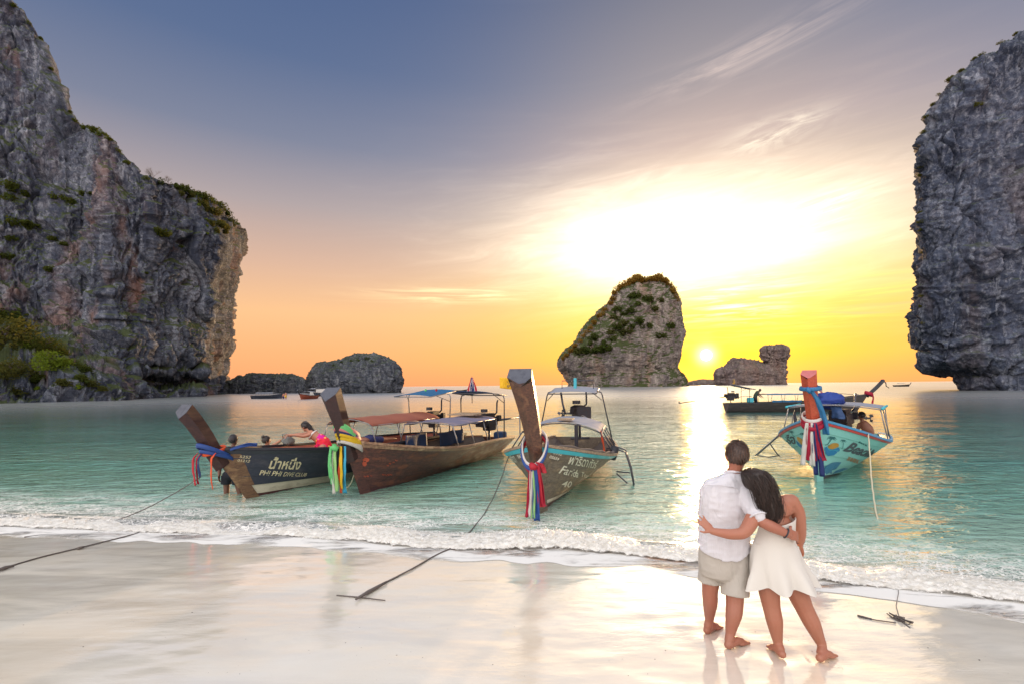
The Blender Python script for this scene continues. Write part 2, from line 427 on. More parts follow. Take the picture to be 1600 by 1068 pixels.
    mx = T.n('ShaderNodeMixShader'); T.put(mx.inputs[0], foam); T.put(mx.inputs[1], wat.outputs[0]); T.put(mx.inputs[2], fo.outputs[0])
    finish(T, mx.outputs[0])
    tag(link('sea', me, m), kind='structure')

def build_foam():
    # the small breaker: a rolled crest whose height swells and dies along the shore
    xs = np.linspace(-13, 10, 1500)
    n = 40
    px1 = np.stack((xs, 0*xs, 0*xs), -1)
    k = np.array([PZ(q, 900)[0] for q in (0,)])
    power = np.interp(xs, [-13, PZ(0, 820)[0], PZ(420, 838)[0], PZ(520, 845)[0], PZ(640, 858)[0], PZ(760, 862)[0], PZ(1000, 870)[0], PZ(1120, 884)[0], PZ(1280, 905)[0], PZ(1450, 920)[0], 10],
                      [.55, .6, .5, .55, .95, 1.0, .85, .55, .7, .75, .7])
    power = power*(0.85+0.75*fbm(px1*0.9, 4, 51))
    u = np.linspace(0, 1, n)
    U, X = np.meshgrid(u, xs, indexing='ij')
    power = power*(.35+.65*sstep(fbm(px1*.55+8, 2, 66), -.35, .15))
    pw = np.clip(power, .12, 1.25)[None]
    wob = 0.16*fbm(px1*0.8+3, 3, 61)[None] + 0.03*fbm(px1*6, 3, 62)[None]
    y0 = shore(xs)[None]-0.16+wob
    y1 = shore(xs)[None]+0.78+0.3*pw+0.6*wob
    Y = y0 + (y1-y0)*U
    prof = np.interp(u, [0, .06, .18, .34, .5, .7, .86, 1], [-.05, .25, .72, 1, .95, .6, .25, -.15])[:, None]
    Z = 0.012 + 0.145*pw*prof*(1+.35*fbm(np.stack((X*2.6, Y*2.6, 0*X), -1), 3, 55))
    p = np.stack((X, Y, Z), -1)
    env = np.clip(prof, 0, 1)**0.6
    b = fbm(p*np.array((9, 12, 12)), 4, 71)
    wd1, _, _ = worley(p*np.array((16, 20, 20)), 5)
    Z = Z + env*pw*(0.06*b + 0.05*(0.55-wd1)) 
    Y = Y + env*pw*(0.05*fbm(p*np.array((8, 10, 10))+20, 3, 81))
    me = grid_mesh('breaking_wave', np.stack((X, Y, Z), -1))
    attr(me, 'u', U)
    m, T = new_mat('sea_foam')
    pos = T.n('ShaderNodeTexCoord').outputs['Object']
    uu = T.n('ShaderNodeAttribute', attribute_name='u').outputs['Fac']
    nz = T.noise(T.mapv(pos, (1, 1.3, 1.3)), 11, 5, 0.7, 0.6)
    nf = T.noise(pos, 60, 3, 0.7)
    col = T.mix(T.sm(nz, 0.35, 0.65), srgb(214, 208, 196), srgb(246, 243, 236))
    edge = T.m('MULTIPLY', T.sm(uu, 0.0, 0.22), T.sm(uu, 1.0, 0.45))
    al = T.sm(T.m('ADD', T.m('MULTIPLY', edge, 0.8), T.m('MULTIPLY', nz, 0.75)), 0.60, 0.80)
    al = T.m('MULTIPLY', al, T.sm(nf, 0.2, 0.45, 0.6, 1.0))
    nb = T.bump(T.m('ADD', nz, T.m('MULTIPLY', nf, 0.5)), 0.7, 0.03)
    sh = principled(T, col, 0.45, nb, Alpha=al, Subsurface_Weight=0.25, Subsurface_Radius=(0.03, 0.03, 0.03))
    finish(T, sh)
    tag(link('breaking_wave_foam', me, m), kind='stuff')
    # spray: droplets thrown up along the crest
    rnd = np.random.default_rng(4)
    N = 9000
    xi = rnd.integers(0, len(xs), N)
    keep = rnd.random(N) < np.clip(power[xi], 0, 1)**2.2
    xi = xi[keep]; N = len(xi)
    cx = xs[xi] + rnd.normal(0, .02, N); cy = y0[0, xi] + (y1[0, xi]-y0[0, xi])*np.clip(rnd.normal(.36, .2, N), 0, 1)
    cz = 0.03 + 0.15*np.clip(power[xi], 0, 1)*np.clip(1-abs((cy-y0[0, xi])/(y1[0, xi]-y0[0, xi])-.35)*1.5, .1, 1) + np.abs(rnd.normal(0, .022, N))
    r = rnd.uniform(.004, .013, N)*np.where(rnd.random(N) < .15, 1.5, 1)
    o = np.array([(1, 0, 0), (-1, 0, 0), (0, 1, 0), (0, -1, 0), (0, 0, 1), (0, 0, -1)], float)
    V = np.stack((cx, cy, cz), -1)[:, None]+o[None]*r[:, None, None]*rnd.uniform(.6, 1.4, (N, 1, 3))
    f = np.array([(0, 2, 4), (2, 1, 4), (1, 3, 4), (3, 0, 4), (2, 0, 5), (1, 2, 5), (3, 1, 5), (0, 3, 5)])
    Fc = (f[None]+np.arange(N)[:, None, None]*6).reshape(-1, 3)
    sp = bpy.data.meshes.new('spray'); sp.from_pydata(V.reshape(-1, 3).tolist(), [], Fc.tolist())
    m2, T = new_mat('spray_drops')
    finish(T, principled(T, (0.86, 0.85, 0.82, 1), 0.4))
    tag(link('wave_spray', sp, m2), kind='stuff')
def build_shell_bits():
    rnd = np.random.default_rng(11); mb = []
    V, Fc = [], []
    spots = [(845, 884), (905, 890), (1012, 1060), (952, 1038), (355, 1062), (410, 1004), (1255, 992), (1232, 1000), (1236, 1012), (1269, 1018), (620, 1030), (300, 960), (220, 1010), (700, 985), (1450, 1010), (1530, 1030), (540, 1010), (130, 1020), (1040, 1020), (770, 1045)]
    for k in range(170):
        px, py = spots[k] if k < len(spots) else (rnd.uniform(-100, 1700), rnd.uniform(900, 1080))
        q = PZ(px, py, .08); z = float(sand_h(np.array(q[0]), np.array(q[1])))
        r = rnd.uniform(.003, .007)*(1.7 if k < len(spots) else 1); b = len(V)
        for i in range(6):
            a = i*1.047+rnd.uniform(-.3, .3); V.append((q[0]+math.cos(a)*r*rnd.uniform(.7, 1.4), q[1]+math.sin(a)*r, z-.002))
        V.append((q[0], q[1], z+r*.55))
        Fc += [(b+i, b+(i+1) % 6, b+6) for i in range(6)]
    me = bpy.data.meshes.new('shell_bits'); me.from_pydata(V, [], Fc)
    m, T = new_mat('shell_grit'); finish(T, principled(T, T.ramp(T.noise(T.n('ShaderNodeTexCoord').outputs['Object'], 3.0, 2), [(0.4, srgb(70, 62, 58)), (0.6, srgb(190, 176, 160))]), .6))
    tag(link('shell_bits', me, m), kind='stuff')
build_ground(); build_sea(); build_foam(); build_shell_bits()

# ------------------------------------------------------------------ limestone
def rock_mat(name, dark, mid, light, stain, s, green=0.0, stain_amt=0.5, gz=0.0):
    m, T = new_mat(name)
    pos = T.n('ShaderNodeTexCoord').outputs['Object']
    nrm = T.n('ShaderNodeNewGeometry').outputs['Normal']
    big = T.noise(T.mapv(pos, (1, 1, .55)), 0.16/s, 6, 0.62, 0.5)
    streak = T.noise(T.mapv(pos, (1, 1, .12)), 0.75/s, 5, 0.6, 0.4)
    fine = T.noise(pos, 1.6/s, 8, 0.72, 0.3)
    col = T.mix(T.sm(big, 0.32, 0.68), dark, mid)
    col = T.mix(T.m('MULTIPLY', T.sm(fine, 0.45, 0.75), 0.75), col, light)
    col = T.mix(T.m('MULTIPLY', T.sm(streak, 0.48, 0.66), 0.7), col, dark)
    col = T.mix(T.m('MULTIPLY', T.sm(T.noise(T.mapv(pos, (1, 1, .10), loc=(9, 4, 1)), 1.5/s, 5, 0.65, 0.3), 0.55, 0.70), 0.6), col, light)
    lp = T.m('MULTIPLY', T.sm(T.noise(T.mapv(pos, (1, 1, .4)), 0.33/s, 5, 0.65, 1.0), 0.56, 0.72), T.sm(streak, 0.3, 0.6))
    col = T.mix(T.m('MULTIPLY', lp, 0.8), col, light)
    st = T.m('MULTIPLY', T.sm(T.noise(T.mapv(pos, (1, 1, .3), loc=(31, 7, 3)), 0.22/s, 4, 0.6, 0.6), 0.5, 0.7), stain_amt)
    col = T.mix(st, col, stain)
    wob = T.vm('ADD', T.mapv(pos, (1, 1, .7)), T.vm('MULTIPLY', T.noise(pos, 0.8/s, 4, 0.65, 0, True), (2.2*s, 2.2*s, 2.2*s)))
    ck = T.m('MAXIMUM', T.sm(T.vor(wob, 0.42/s, 'DISTANCE_TO_EDGE'), 0.05, 0.01), T.m('MULTIPLY', T.sm(T.vor(wob, 1.1/s, 'DISTANCE_TO_EDGE'), 0.08, 0.02), T.sm(big, 0.4, 0.6)))
    col = T.mix(T.m('MULTIPLY', ck, 0.5), col, tuple(q*.45 for q in dark[:3])+(1,))
    speck = T.sm(T.noise(pos, 4.2/s, 4, 0.75), 0.62, 0.7)
    col = T.mix(T.m('MULTIPLY', speck, 0.5), col, light)
    col = T.mix(T.m('MULTIPLY', T.sm(T.noise(T.mapv(pos, (1, 1, .8), loc=(3, 3, 9)), 2.4/s, 5, 0.7), 0.56, 0.66), 0.65), col, dark)
    if green > 0:
        nx, ny, nz = T.sep(nrm)
        gn = T.noise(pos, 0.3/s, 6, 0.7, 0.4)
        zz = T.sep(pos)[2]
        g = T.m('MULTIPLY', T.sm(T.m('ADD', T.m('MULTIPLY', nz, 0.5), gn), 0.62-gz, 0.86-gz), green)
        gcol = T.mix(T.noise(pos, 1.1/s, 4, 0.7), srgb(38, 50, 24), srgb(82, 92, 44))
        col = T.mix(g, col, gcol)
    h = T.m('ADD', T.m('MULTIPLY', fine, 1.0), T.m('MULTIPLY', streak, 0.5))
    h = T.m('ADD', h, T.m('MULTIPLY', T.vor(T.mapv(pos, (1, 1, .6)), 0.9/s, 'DISTANCE_TO_EDGE'), 0.4))
    nb = T.bump(h, 0.6, 0.9*s)
    finish(T, principled(T, col, 0.85, nb, Specular_IOR_Level=0.25))
    return m
def vnormals(V, wrap):
    if wrap:
        du = np.roll(V, -1, 1)-np.roll(V, 1, 1)
    else:
        du = np.gradient(V, axis=1)
    dv = np.gradient(V, axis=0)
    n = np.cross(du, dv)
    return n/np.maximum(np.linalg.norm(n, axis=-1, keepdims=True), 1e-9)
def rock_disp(p, s, seed, ridge=.9, ledge=.55, small=1.0, slab=.34):
    """how far a limestone face stands out from its mean, metres (s: size of a block)"""
    wv = 1.4*s*np.stack([fbm(p/(s*4)+k*9, 2, seed+k) for k in range(3)], -1)
    q = p+wv
    d = 1.5*s*fbm(p/(s*7), 3, seed+11)
    d = d + ridge*s*fbm(q*np.array((1, 1, .38))/(s*1.9), 4, seed+13, 0.55, True)
    led = fbm(np.stack((q[..., 0]/(s*9), q[..., 1]/(s*9), q[..., 2]/(s*1.3)), -1), 3, seed+15)
    d = d + ledge*s*led + .5*ledge*s*np.abs(led)
    a, b, idv = worley(q*np.array((1, 1, slab))/(s*2.8), seed+3)
    d = d + 1.0*s*(idv-.5)*sstep(b-a, 0, .12) - 0.6*s*(1-sstep(b-a, 0, .08))
    d = d + .35*s*fbm(q*np.array((1, 1, .12))/(s*.7), 3, seed+23, .55)
    a, b, idv = worley(q*np.array((1, 1, .8))/(s*0.95), seed+4)
    d = d + small*(0.30*s*(idv-.5) - 0.2*s*(1-sstep(b-a, 0, .14)))
    d = d + 0.28*s*fbm(p/(s*.42), 4, seed+17, 0.6, True)
    hole = fbm(q/(s*2.3)+40, 3, seed+19)
    d = d - 1.6*s*sstep(hole, .42, .62)
    return d
def stack_mesh(name, levels, dc, kd, s, nth=220, nz=150, sup=2.7, seed=1, cap=0.9, maxb=None, dmul=1.0, ray='c', zfront=False, **rk):
    lv = np.array(levels, float)
    t = np.concatenate(([0], np.cumsum(np.hypot(np.diff(lv[:, 0]), np.diff(lv[:, 1]+lv[:, 2])*.35)+1e-3)))
    u = np.linspace(0, t[-1], nz)
    py, xl, xr = (np.interp(u, t, lv[:, k]) for k in range(3))
    th = np.linspace(0, 2*math.pi, nth, endpoint=False)
    c, sn = np.cos(th), np.sin(th)
    c, sn = np.sign(c)*np.abs(c)**(2/sup), np.sign(sn)*np.abs(sn)**(2/sup)
    rings = []
    for i in range(nz):
        L, Rr = P(xl[i], py[i], dc), P(xr[i], py[i], dc)
        ce, a = (L+Rr)/2, (Rr-L)/2
        b = kd*np.linalg.norm(a)
        if maxb: b = min(b, maxb)
        if zfront:
            kz = (dc-b)/dc; ce = ce*np.array((1, 1, kz))+np.array((0, 0, HC*(1-kz))); a = a*np.array((1, 1, kz))
        rv = np.array(((L if ray == 'l' else ce)[0]/dc, 1, 0)); rings.append(ce[None]+c[:, None]*a[None]+sn[:, None]*(rv*b)[None])
    top = rings[-1]; ce = top.mean(0)
    rise = np.linalg.norm(top[0]-top[nth//2])*0.04*cap
    for k, sc in enumerate((.93, .84, .72, .58, .42, .26, .1, .0)):
        rings.append(ce+(top-ce)*sc+np.array((0, 0, rise*(1-sc**2))))
    V = np.array(rings)
    n = vnormals(V, True)
    n[-1] = (0, 0, 1)
    d = rock_disp(V, s, seed, **rk)*dmul
    d = d*(1-.6*sstep(np.arange(len(V)), nz+1, nz+7))[:, None]
    V = V+n*d[..., None]
    V[-1] = V[-1].mean(0)
    return grid_mesh(name, V, True), V
GREY = dict(dark=srgb(50, 57, 75), mid=srgb(95, 102, 118), light=srgb(164, 169, 180), stain=srgb(172, 122, 86))
def build_left_cliff():
    top = np.array([(-900, -900), (-500, -560), (-200, -230), (-60, -70), (0, -12), (18, 5), (35, 20), (60, 60), (75, 95), (98, 150), (106, 182), (130, 196), (165, 212), (190, 240), (218, 272), (240, 280), (262, 284),
                    (290, 294), (325, 309), (350, 324), (366, 342), (373, 356)], float)
    xr = np.array([(340, 366), (352, 371), (375, 373), (420, 368), (480, 362), (530, 357), (570, 353), (590, 350), (612, 346)], float)
    db = np.array([(-900, 42), (-300, 72), (0, 88), (100, 96), (170, 105), (205, 116), (240, 126), (300, 137), (332, 143), (352, 172), (366, 202), (373, 224)], float)
    NU, NV = 520, 300
    u = np.concatenate((np.linspace(0, .55, 60)[:-1], np.linspace(.55, 1, NU-59)))
    pb = -900+u*(373+900)
    d0 = np.interp(pb, db[:, 0], db[:, 1]); pt = np.interp(pb, top[:, 0], top[:, 1])
    A = np.interp(pb, [-900, 60, 130, 235, 300], [26, 30, 27, 7, 6])
    v = np.linspace(0, 1, NV)**0.92
    pyb = np.array([proj(P(a, 601, d)*np.array((1, 1, 0))+np.array((0, 0, -2)))[1] for a, d in zip(pb, d0)])
    PY = pyb[None]+(pt-pyb)[None]*v[:, None]
    g = np.interp(-PY, [-640, -606, -585, -560, -505, -470, -300, 0, 900], [0, .1, .3, .62, 1.0, 1.03, 1.25, 1.8, 3])
    Dp = d0[None]+A[None]*g
    near = sstep(pb, 190, 215)*(1-sstep(pb, 328, 345))
    Dp = Dp+near[None]*8*sstep(PY, 578, 590)*(1-sstep(PY, 604, 609))
    Dp = Dp+near[None]*4*np.exp(-((PY-572)/5.0)**2)
    XR = np.interp(PY, xr[:, 0], xr[:, 1])
    PXv = np.where(pb[None] > 150, 150+(pb[None]-150)*(XR-150)/(373-150), pb[None])
    V = np.empty(PY.shape+(3,))
    s_, c_ = math.sin(-ROLL), math.cos(ROLL)
    dx, dy = PXv-PX0, PY-PY0
    V[..., 0] = (dx*c_-dy*s_)*Dp/F; V[..., 1] = Dp; V[..., 2] = HC-(dx*s_+dy*c_)*Dp/F
    ex = []
    for k in range(1, 15):                       # round the seaward corner and on behind
        c = V[:, -1].copy(); y0 = c[:, 1].copy()
        c[:, 1] = y0+k*9; c[:, 0] = (c[:, 0]/y0-0.0012*k*k**.5)*c[:, 1]
        ex.append(c)
    V = np.concatenate((V, np.stack(ex, 1)), 1)
    rows = []
    T0 = V[-1]
    for k, (dyk, q) in enumerate(((3, .5), (8, .45), (16, .3), (30, .15), (60, -.1))):
        r = T0.copy(); r[:, 1] += dyk
        kk = r[:, 1]/T0[:, 1]
        r[:, 0] *= kk; r[:, 2] = T0[:, 2]+(T0[:, 2]-HC)*(kk-1)*q
        rows.append(r)
    last = rows[-1].copy(); last *= 1+50/last[:, 1:2]; last[:, 0] -= 0.10*last[:, 1]*np.linspace(0, 1, last.shape[0])**6; last[:, 2] = -4; rows.append(last)
    V = np.concatenate((V, np.stack(rows, 0)), 0)
    n = vnormals(V, False)
    ws = np.clip((V[..., 1]-118)/30, 0, 1)
    d = (1-ws)*rock_disp(V, 3.0, 5, .8, .6, .8) + ws*rock_disp(V, 4.0, 7, .42, .4, .6)*.85
    near_shore = np.exp(-((V[..., 2]-3)/5)**2)*(V[..., 1] < 125)
    d = d+near_shore*1.5*fbm(V/4.0, 4, 77, 0.55, True)
    f = np.ones(V.shape[:2]); f[NV-4:] = .5; f[-1] = 0
    V = V+n*(d*f)[..., None]
    m = rock_mat('limestone_grey', **GREY, s=3.0, green=0.9, stain_amt=0.42, gz=-.04)
    o = tag(link('cliff', grid_mesh('cliff_left', V), m), 'towering grey limestone cliff stained orange at its seaward corner, trees at its foot', 'cliff', kind='structure')
    return V
def build_right_cliff():
    lv = [(612.5, 1511, 2060), (608, 1510, 2065), (600, 1506, 2070), (591, 1500, 2080), (585, 1507, 2080), (580, 1503, 2080), (575, 1493, 2080), (571, 1472, 2080), (566, 1452, 2080), (556, 1450, 2080), (545, 1454, 2080), (530, 1453, 2080), (522, 1447, 2080),
          (512, 1438, 2080), (500, 1438, 2080), (480, 1437, 2080), (440, 1440, 2080), (400, 1439, 2080), (360, 1440, 2080), (330, 1438, 2080), (300, 1437, 2080), (260, 1437, 2080), (230, 1438, 2080), (205, 1440, 2080), (180, 1448, 2080),
          (160, 1455, 2080), (140, 1463, 2070), (118, 1474, 2060), (95, 1490, 2050), (75, 1512, 2040), (62, 1535, 2030), (50, 1560, 2020), (36, 1585, 2000), (20, 1606, 1980), (-10, 1650, 1950), (-40, 1700, 1900)]
    me, V = stack_mesh('cliff_right', lv, 130, 0.62, 2.2, 560, 380, 3.6, 23, 0.6, dmul=0.8, maxb=15, ray='l', zfront=True, ridge=.35, ledge=1.0, small=.9, slab=.5)
    m = rock_mat('limestone_slate', dark=srgb(46, 54, 73), mid=srgb(90, 99, 120), light=srgb(158, 164, 177), stain=srgb(120, 100, 88), s=2.2, green=0.5, stain_amt=0.25, gz=-.12)
    tag(link('cliff', me, m), 'sheer slate grey cliff with an undercut foot, cut off by the picture edge', 'cliff', kind='structure')
    return V
def build_islands():
    out = {}
    lv = [(604, 893, 1073), (602, 893, 1071.5), (600, 894, 1070.5), (596, 893, 1069), (588, 890, 1064), (581, 885, 1058.5), (575, 880, 1055.5), (570, 877.5, 1055.5), (564, 877.5, 1057.5), (558, 880, 1060), (549, 887, 1062), (538, 898, 1063.5), (528, 908, 1065), (520, 913, 1066.5),
          (510, 922, 1065.5), (498, 933, 1063.5), (487, 941, 1062), (478, 950, 1060.5), (469, 956, 1059.5), (459, 959, 1058), (452, 966, 1055), (447, 973, 1051), (443, 984, 1046), (440, 996, 1041), (438, 1010, 1034)]
    me, V = stack_mesh('island', lv, 480, 0.75, 4.2, 300, 230, 2.4, 41, 0.5, dmul=0.62)
    m = rock_mat('limestone_brown', dark=srgb(116, 106, 108), mid=srgb(170, 156, 148), light=srgb(212, 202, 190), stain=srgb(188, 146, 116), s=4.0, green=0.95, stain_amt=0.5, gz=0.10)  # rock colours lifted in place of distance haze
    tag(link('rock_island', me, m), 'tall brown rock island crowned with scrub, standing left of the setting sun', 'rock island')
    out['main'] = V
    lv = [(616, 489, 624), (613.5, 490, 624), (611, 488, 625.5), (606, 484, 627), (600, 482, 628), (593, 481.5, 628), (587, 483, 626.5), (581, 487, 624), (576, 494, 620), (571, 503, 614), (566.5, 516, 606), (563, 532, 596), (560.5, 545, 586), (558.5, 556, 576)]
    me, V = stack_mesh('islet', lv, 196, 0.7, 2.3, 260, 120, 2.4, 57, 0.5, dmul=0.55)
    m2 = rock_mat('limestone_dark', dark=srgb(62, 68, 82), mid=srgb(106, 110, 120), light=srgb(166, 168, 172), stain=srgb(112, 98, 92), s=1.8, green=0.55, stain_amt=0.25, gz=-.06)
    tag(link('rock_islet', me, m2), 'low domed dark rock islet rising from the sea beside the flat skerry', 'rock islet')
    out['dome'] = V
    lv = [(616, 336, 484), (613, 338, 484), (609, 340, 485), (604, 346, 484), (599, 356, 481), (595, 362, 478), (591, 372, 472), (588.5, 384, 462), (586.5, 398, 452), (585, 415, 440)]
    me, V = stack_mesh('skerry', lv, 214, 0.35, 2.0, 260, 90, 2.6, 63, 0.4, dmul=0.55)
    tag(link('rock_skerry', me, m2), 'long low rough rock running from the big cliff foot to the domed islet', 'rock skerry')
    out['skerry'] = V
    m3 = rock_mat('limestone_hazy', dark=srgb(98, 86, 88), mid=srgb(140, 124, 118), light=srgb(178, 158, 146), stain=srgb(140, 102, 84), s=4.0, green=0.3, stain_amt=0.4, gz=-.1)  # distance haze put into paler rock colours
    root = thing('rock_islet', 'jagged rock islet with an upright pinnacle, right under the setting sun', 'rock islet', tuple(P(1172, 602, 620)))
    inv = Matrix.Translation(-root.location)
    for nm, lv, kd, sd, dm in (('ledge', [(603, 1073, 1140), (601, 1074, 1138), (598.5, 1076, 1136), (596, 1084, 1134), (594, 1098, 1130)], .4, 71, .35),
                           ('hump', [(603, 1116, 1229), (600, 1117, 1228), (594, 1117.5, 1227), (587, 1118, 1226), (580, 1120, 1224), (577, 1126, 1219), (574.5, 1131, 1208), (571.5, 1136, 1196), (568, 1139, 1184), (564.5, 1142, 1170), (561.5, 1145, 1158)], .5, 73, .8),
                           ('pinnacle', [(603, 1184, 1228.5), (590, 1187, 1228.5), (580, 1195, 1229), (573, 1197, 1229), (566, 1196.5, 1229), (558, 1193, 1230), (552, 1191, 1231), (546, 1190.5, 1231), (543, 1194, 1229), (541.5, 1200, 1222)], .6, 75, .75)):
        me, V = stack_mesh(nm, lv, 620, kd, 4.0, 170, 80, 2.4, sd, 0.5, dmul=dm)
        me.transform(inv)
        link(nm, me, m3, root)
        out[nm] = V
    return out
def leaf_mat(name, c1, c2, trans=0.35):
    m, T = new_mat(name)
    pos = T.n('ShaderNodeTexCoord').outputs['Object']
    oi = T.n('ShaderNodeObjectInfo').outputs['Random']
    col = T.mix(T.noise(pos, 1.7, 3, 0.7), c1, c2)
    col = T.mix(T.m('MULTIPLY', oi, 0.35), col, c1)
    d = T.n('ShaderNodeBsdfDiffuse'); T.put(d.inputs[0], col)
    t = T.n('ShaderNodeBsdfTranslucent'); T.put(t.inputs[0], T.mix(0.5, col, (0.30, 0.24, 0.04, 1)))
    mx = T.n('ShaderNodeMixShader'); mx.inputs[0].default_value = trans
    T.put(mx.inputs[1], d.outputs[0]); T.put(mx.inputs[2], t.outputs[0])
    finish(T, mx.outputs[0])
    return m
def crown_mesh(name, seed, n, leaf, clumps, flat=0.8, spread=0.62):
    r = np.random.default_rng(seed)
    cc = r.normal(0, 1, (clumps, 3)); cc /= np.linalg.norm(cc, axis=1)[:, None]
    cc *= (r.random((clumps, 1))**.4)*spread; cc[:, 2] = np.abs(cc[:, 2])*flat+.12
    cr = r.uniform(.22, .46, clumps)
    k = r.integers(0, clumps, n)
    dr = r.normal(0, 1, (n, 3)); dr /= np.linalg.norm(dr, axis=1)[:, None]
    c = cc[k]+dr*(cr[k]*r.uniform(.55, 1.1, n))[:, None]
    c[:, 2] = np.maximum(c[:, 2], -.05)
    a = r.normal(0, 1, (n, 3)); a[:, 2] *= .6; a /= np.linalg.norm(a, axis=1)[:, None]
    b = np.cross(a, r.normal(0, 1, (n, 3))); b /= np.linalg.norm(b, axis=1)[:, None]
    sz = leaf*r.uniform(.6, 1.4, n)[:, None]
    a *= sz; b *= sz*.55
    V = np.stack((c-a, c+b, c+a, c-b), 1).reshape(-1, 3)
    me = bpy.data.meshes.new(name)
    me.from_pydata(V.tolist(), [], np.arange(n*4).reshape(-1, 4).tolist())
    return me
def tube_mesh(name, segs, nside=6):
    """segs: list of (p0, r0, p1, r1)"""
    V, Fc = [], []
    for p0, r0, p1, r1 in segs:
        p0, p1 = Vector(p0), Vector(p1)
        ax = (p1-p0).normalized() if (p1-p0).length > 1e-6 else Vector((0, 0, 1))
        u = ax.orthogonal().normalized(); w = ax.cross(u)
        b = len(V)
        for p, r in ((p0, r0), (p1, r1)):
            for i in range(nside):
                t = 2*math.pi*i/nside
                V.append(p+(u*math.cos(t)+w*math.sin(t))*r)
        for i in range(nside):
            j = (i+1) % nside
            Fc.append((b+i, b+j, b+nside+j, b+nside+i))
        Fc.append(tuple(b+i for i in range(nside))[::-1]); Fc.append(tuple(b+nside+i for i in range(nside)))
    me = bpy.data.meshes.new(name); me.from_pydata([tuple(v) for v in V], [], Fc)
    return me
def branch_segs(rnd, p, d, L, r, depth, out):
    q = p+d*L
    out.append((p, r, q, r*.68))
    if depth == 0:
        return
    for _ in range(3 if depth > 1 else 2):
        nd = (d+Vector((rnd.uniform(-.8, .8), rnd.uniform(-.8, .8), rnd.uniform(-.25, .6)))).normalized()
        branch_segs(rnd, q if rnd.random() < .6 else p+d*L*.7, nd, L*rnd.uniform(.6, .82), r*.6, depth-1, out)
def surf(V, px, py, tol=3.0):
    X, Y = proj(V.reshape(-1, 3))
    d2 = (X-px)**2+(Y-py)**2
    near = np.where(d2 < max(tol**2, d2.min()+.5))[0]
    return V.reshape(-1, 3)[near[np.argmin(V.reshape(-1, 3)[near, 1])]]
VL = build_left_cliff(); VR = build_right_cliff(); VI = build_islands()
LEAF = leaf_mat('leaves_green', srgb(46, 60, 30), srgb(84, 98, 46), 0.3)
LEAF_B = leaf_mat('leaves_olive', srgb(56, 64, 34), srgb(96, 98, 54), 0.35)
LEAF_Y = leaf_mat('leaves_bright', srgb(76, 104, 34), srgb(134, 150, 52), 0.35)
LEAF_G = leaf_mat('leaves_backlit_gold', srgb(140, 108, 52), srgb(196, 150, 76), 0.7)  # glow of the sun from behind put into the leaf colour
BARK, _T = new_mat('bark'); finish(_T, principled(_T, _T.mix(_T.noise(_T.n('ShaderNodeTexCoord').outputs['Object'], 6.0, 5, 0.6), srgb(70, 60, 52), srgb(112, 100, 90)), 0.9))
CROWN = {}
def crown(kind, mat):
    k = (kind, mat.name)
    if k not in CROWN:
        a = {'a': (1, 560, .11, 12, .8, .52), 'b': (2, 460, .12, 9, 1.1, .5), 'c': (3, 300, .10, 9, .8, .72), 'big': (4, 2600, .048, 30, .85, .82), 'big2': (6, 2200, .052, 24, .95, .78)}[kind]
        me = crown_mesh('shrub_leaves', a[0], a[1], a[2], a[3], a[4], a[5]); me.materials.append(mat)
        CROWN[k] = me
    return CROWN[k]
_rs = random.Random(7)
def shrub(V, px, py, wpx, kind, mat, name, label, cat, group, sink=.25, hz=1.0):
    p = surf(V, px, py)
    r = wpx/2/F*p[1]
    o = bpy.data.objects.new(name, crown(kind, mat)); COL.objects.link(o)
    o.location = (p[0], p[1]+r*.15, p[2]-r*sink)
    o.scale = (r*1.25, r*1.25, r*1.25*hz); o.rotation_euler = (0, 0, _rs.uniform(0, 6.28))
    return tag(o, label, cat, group)
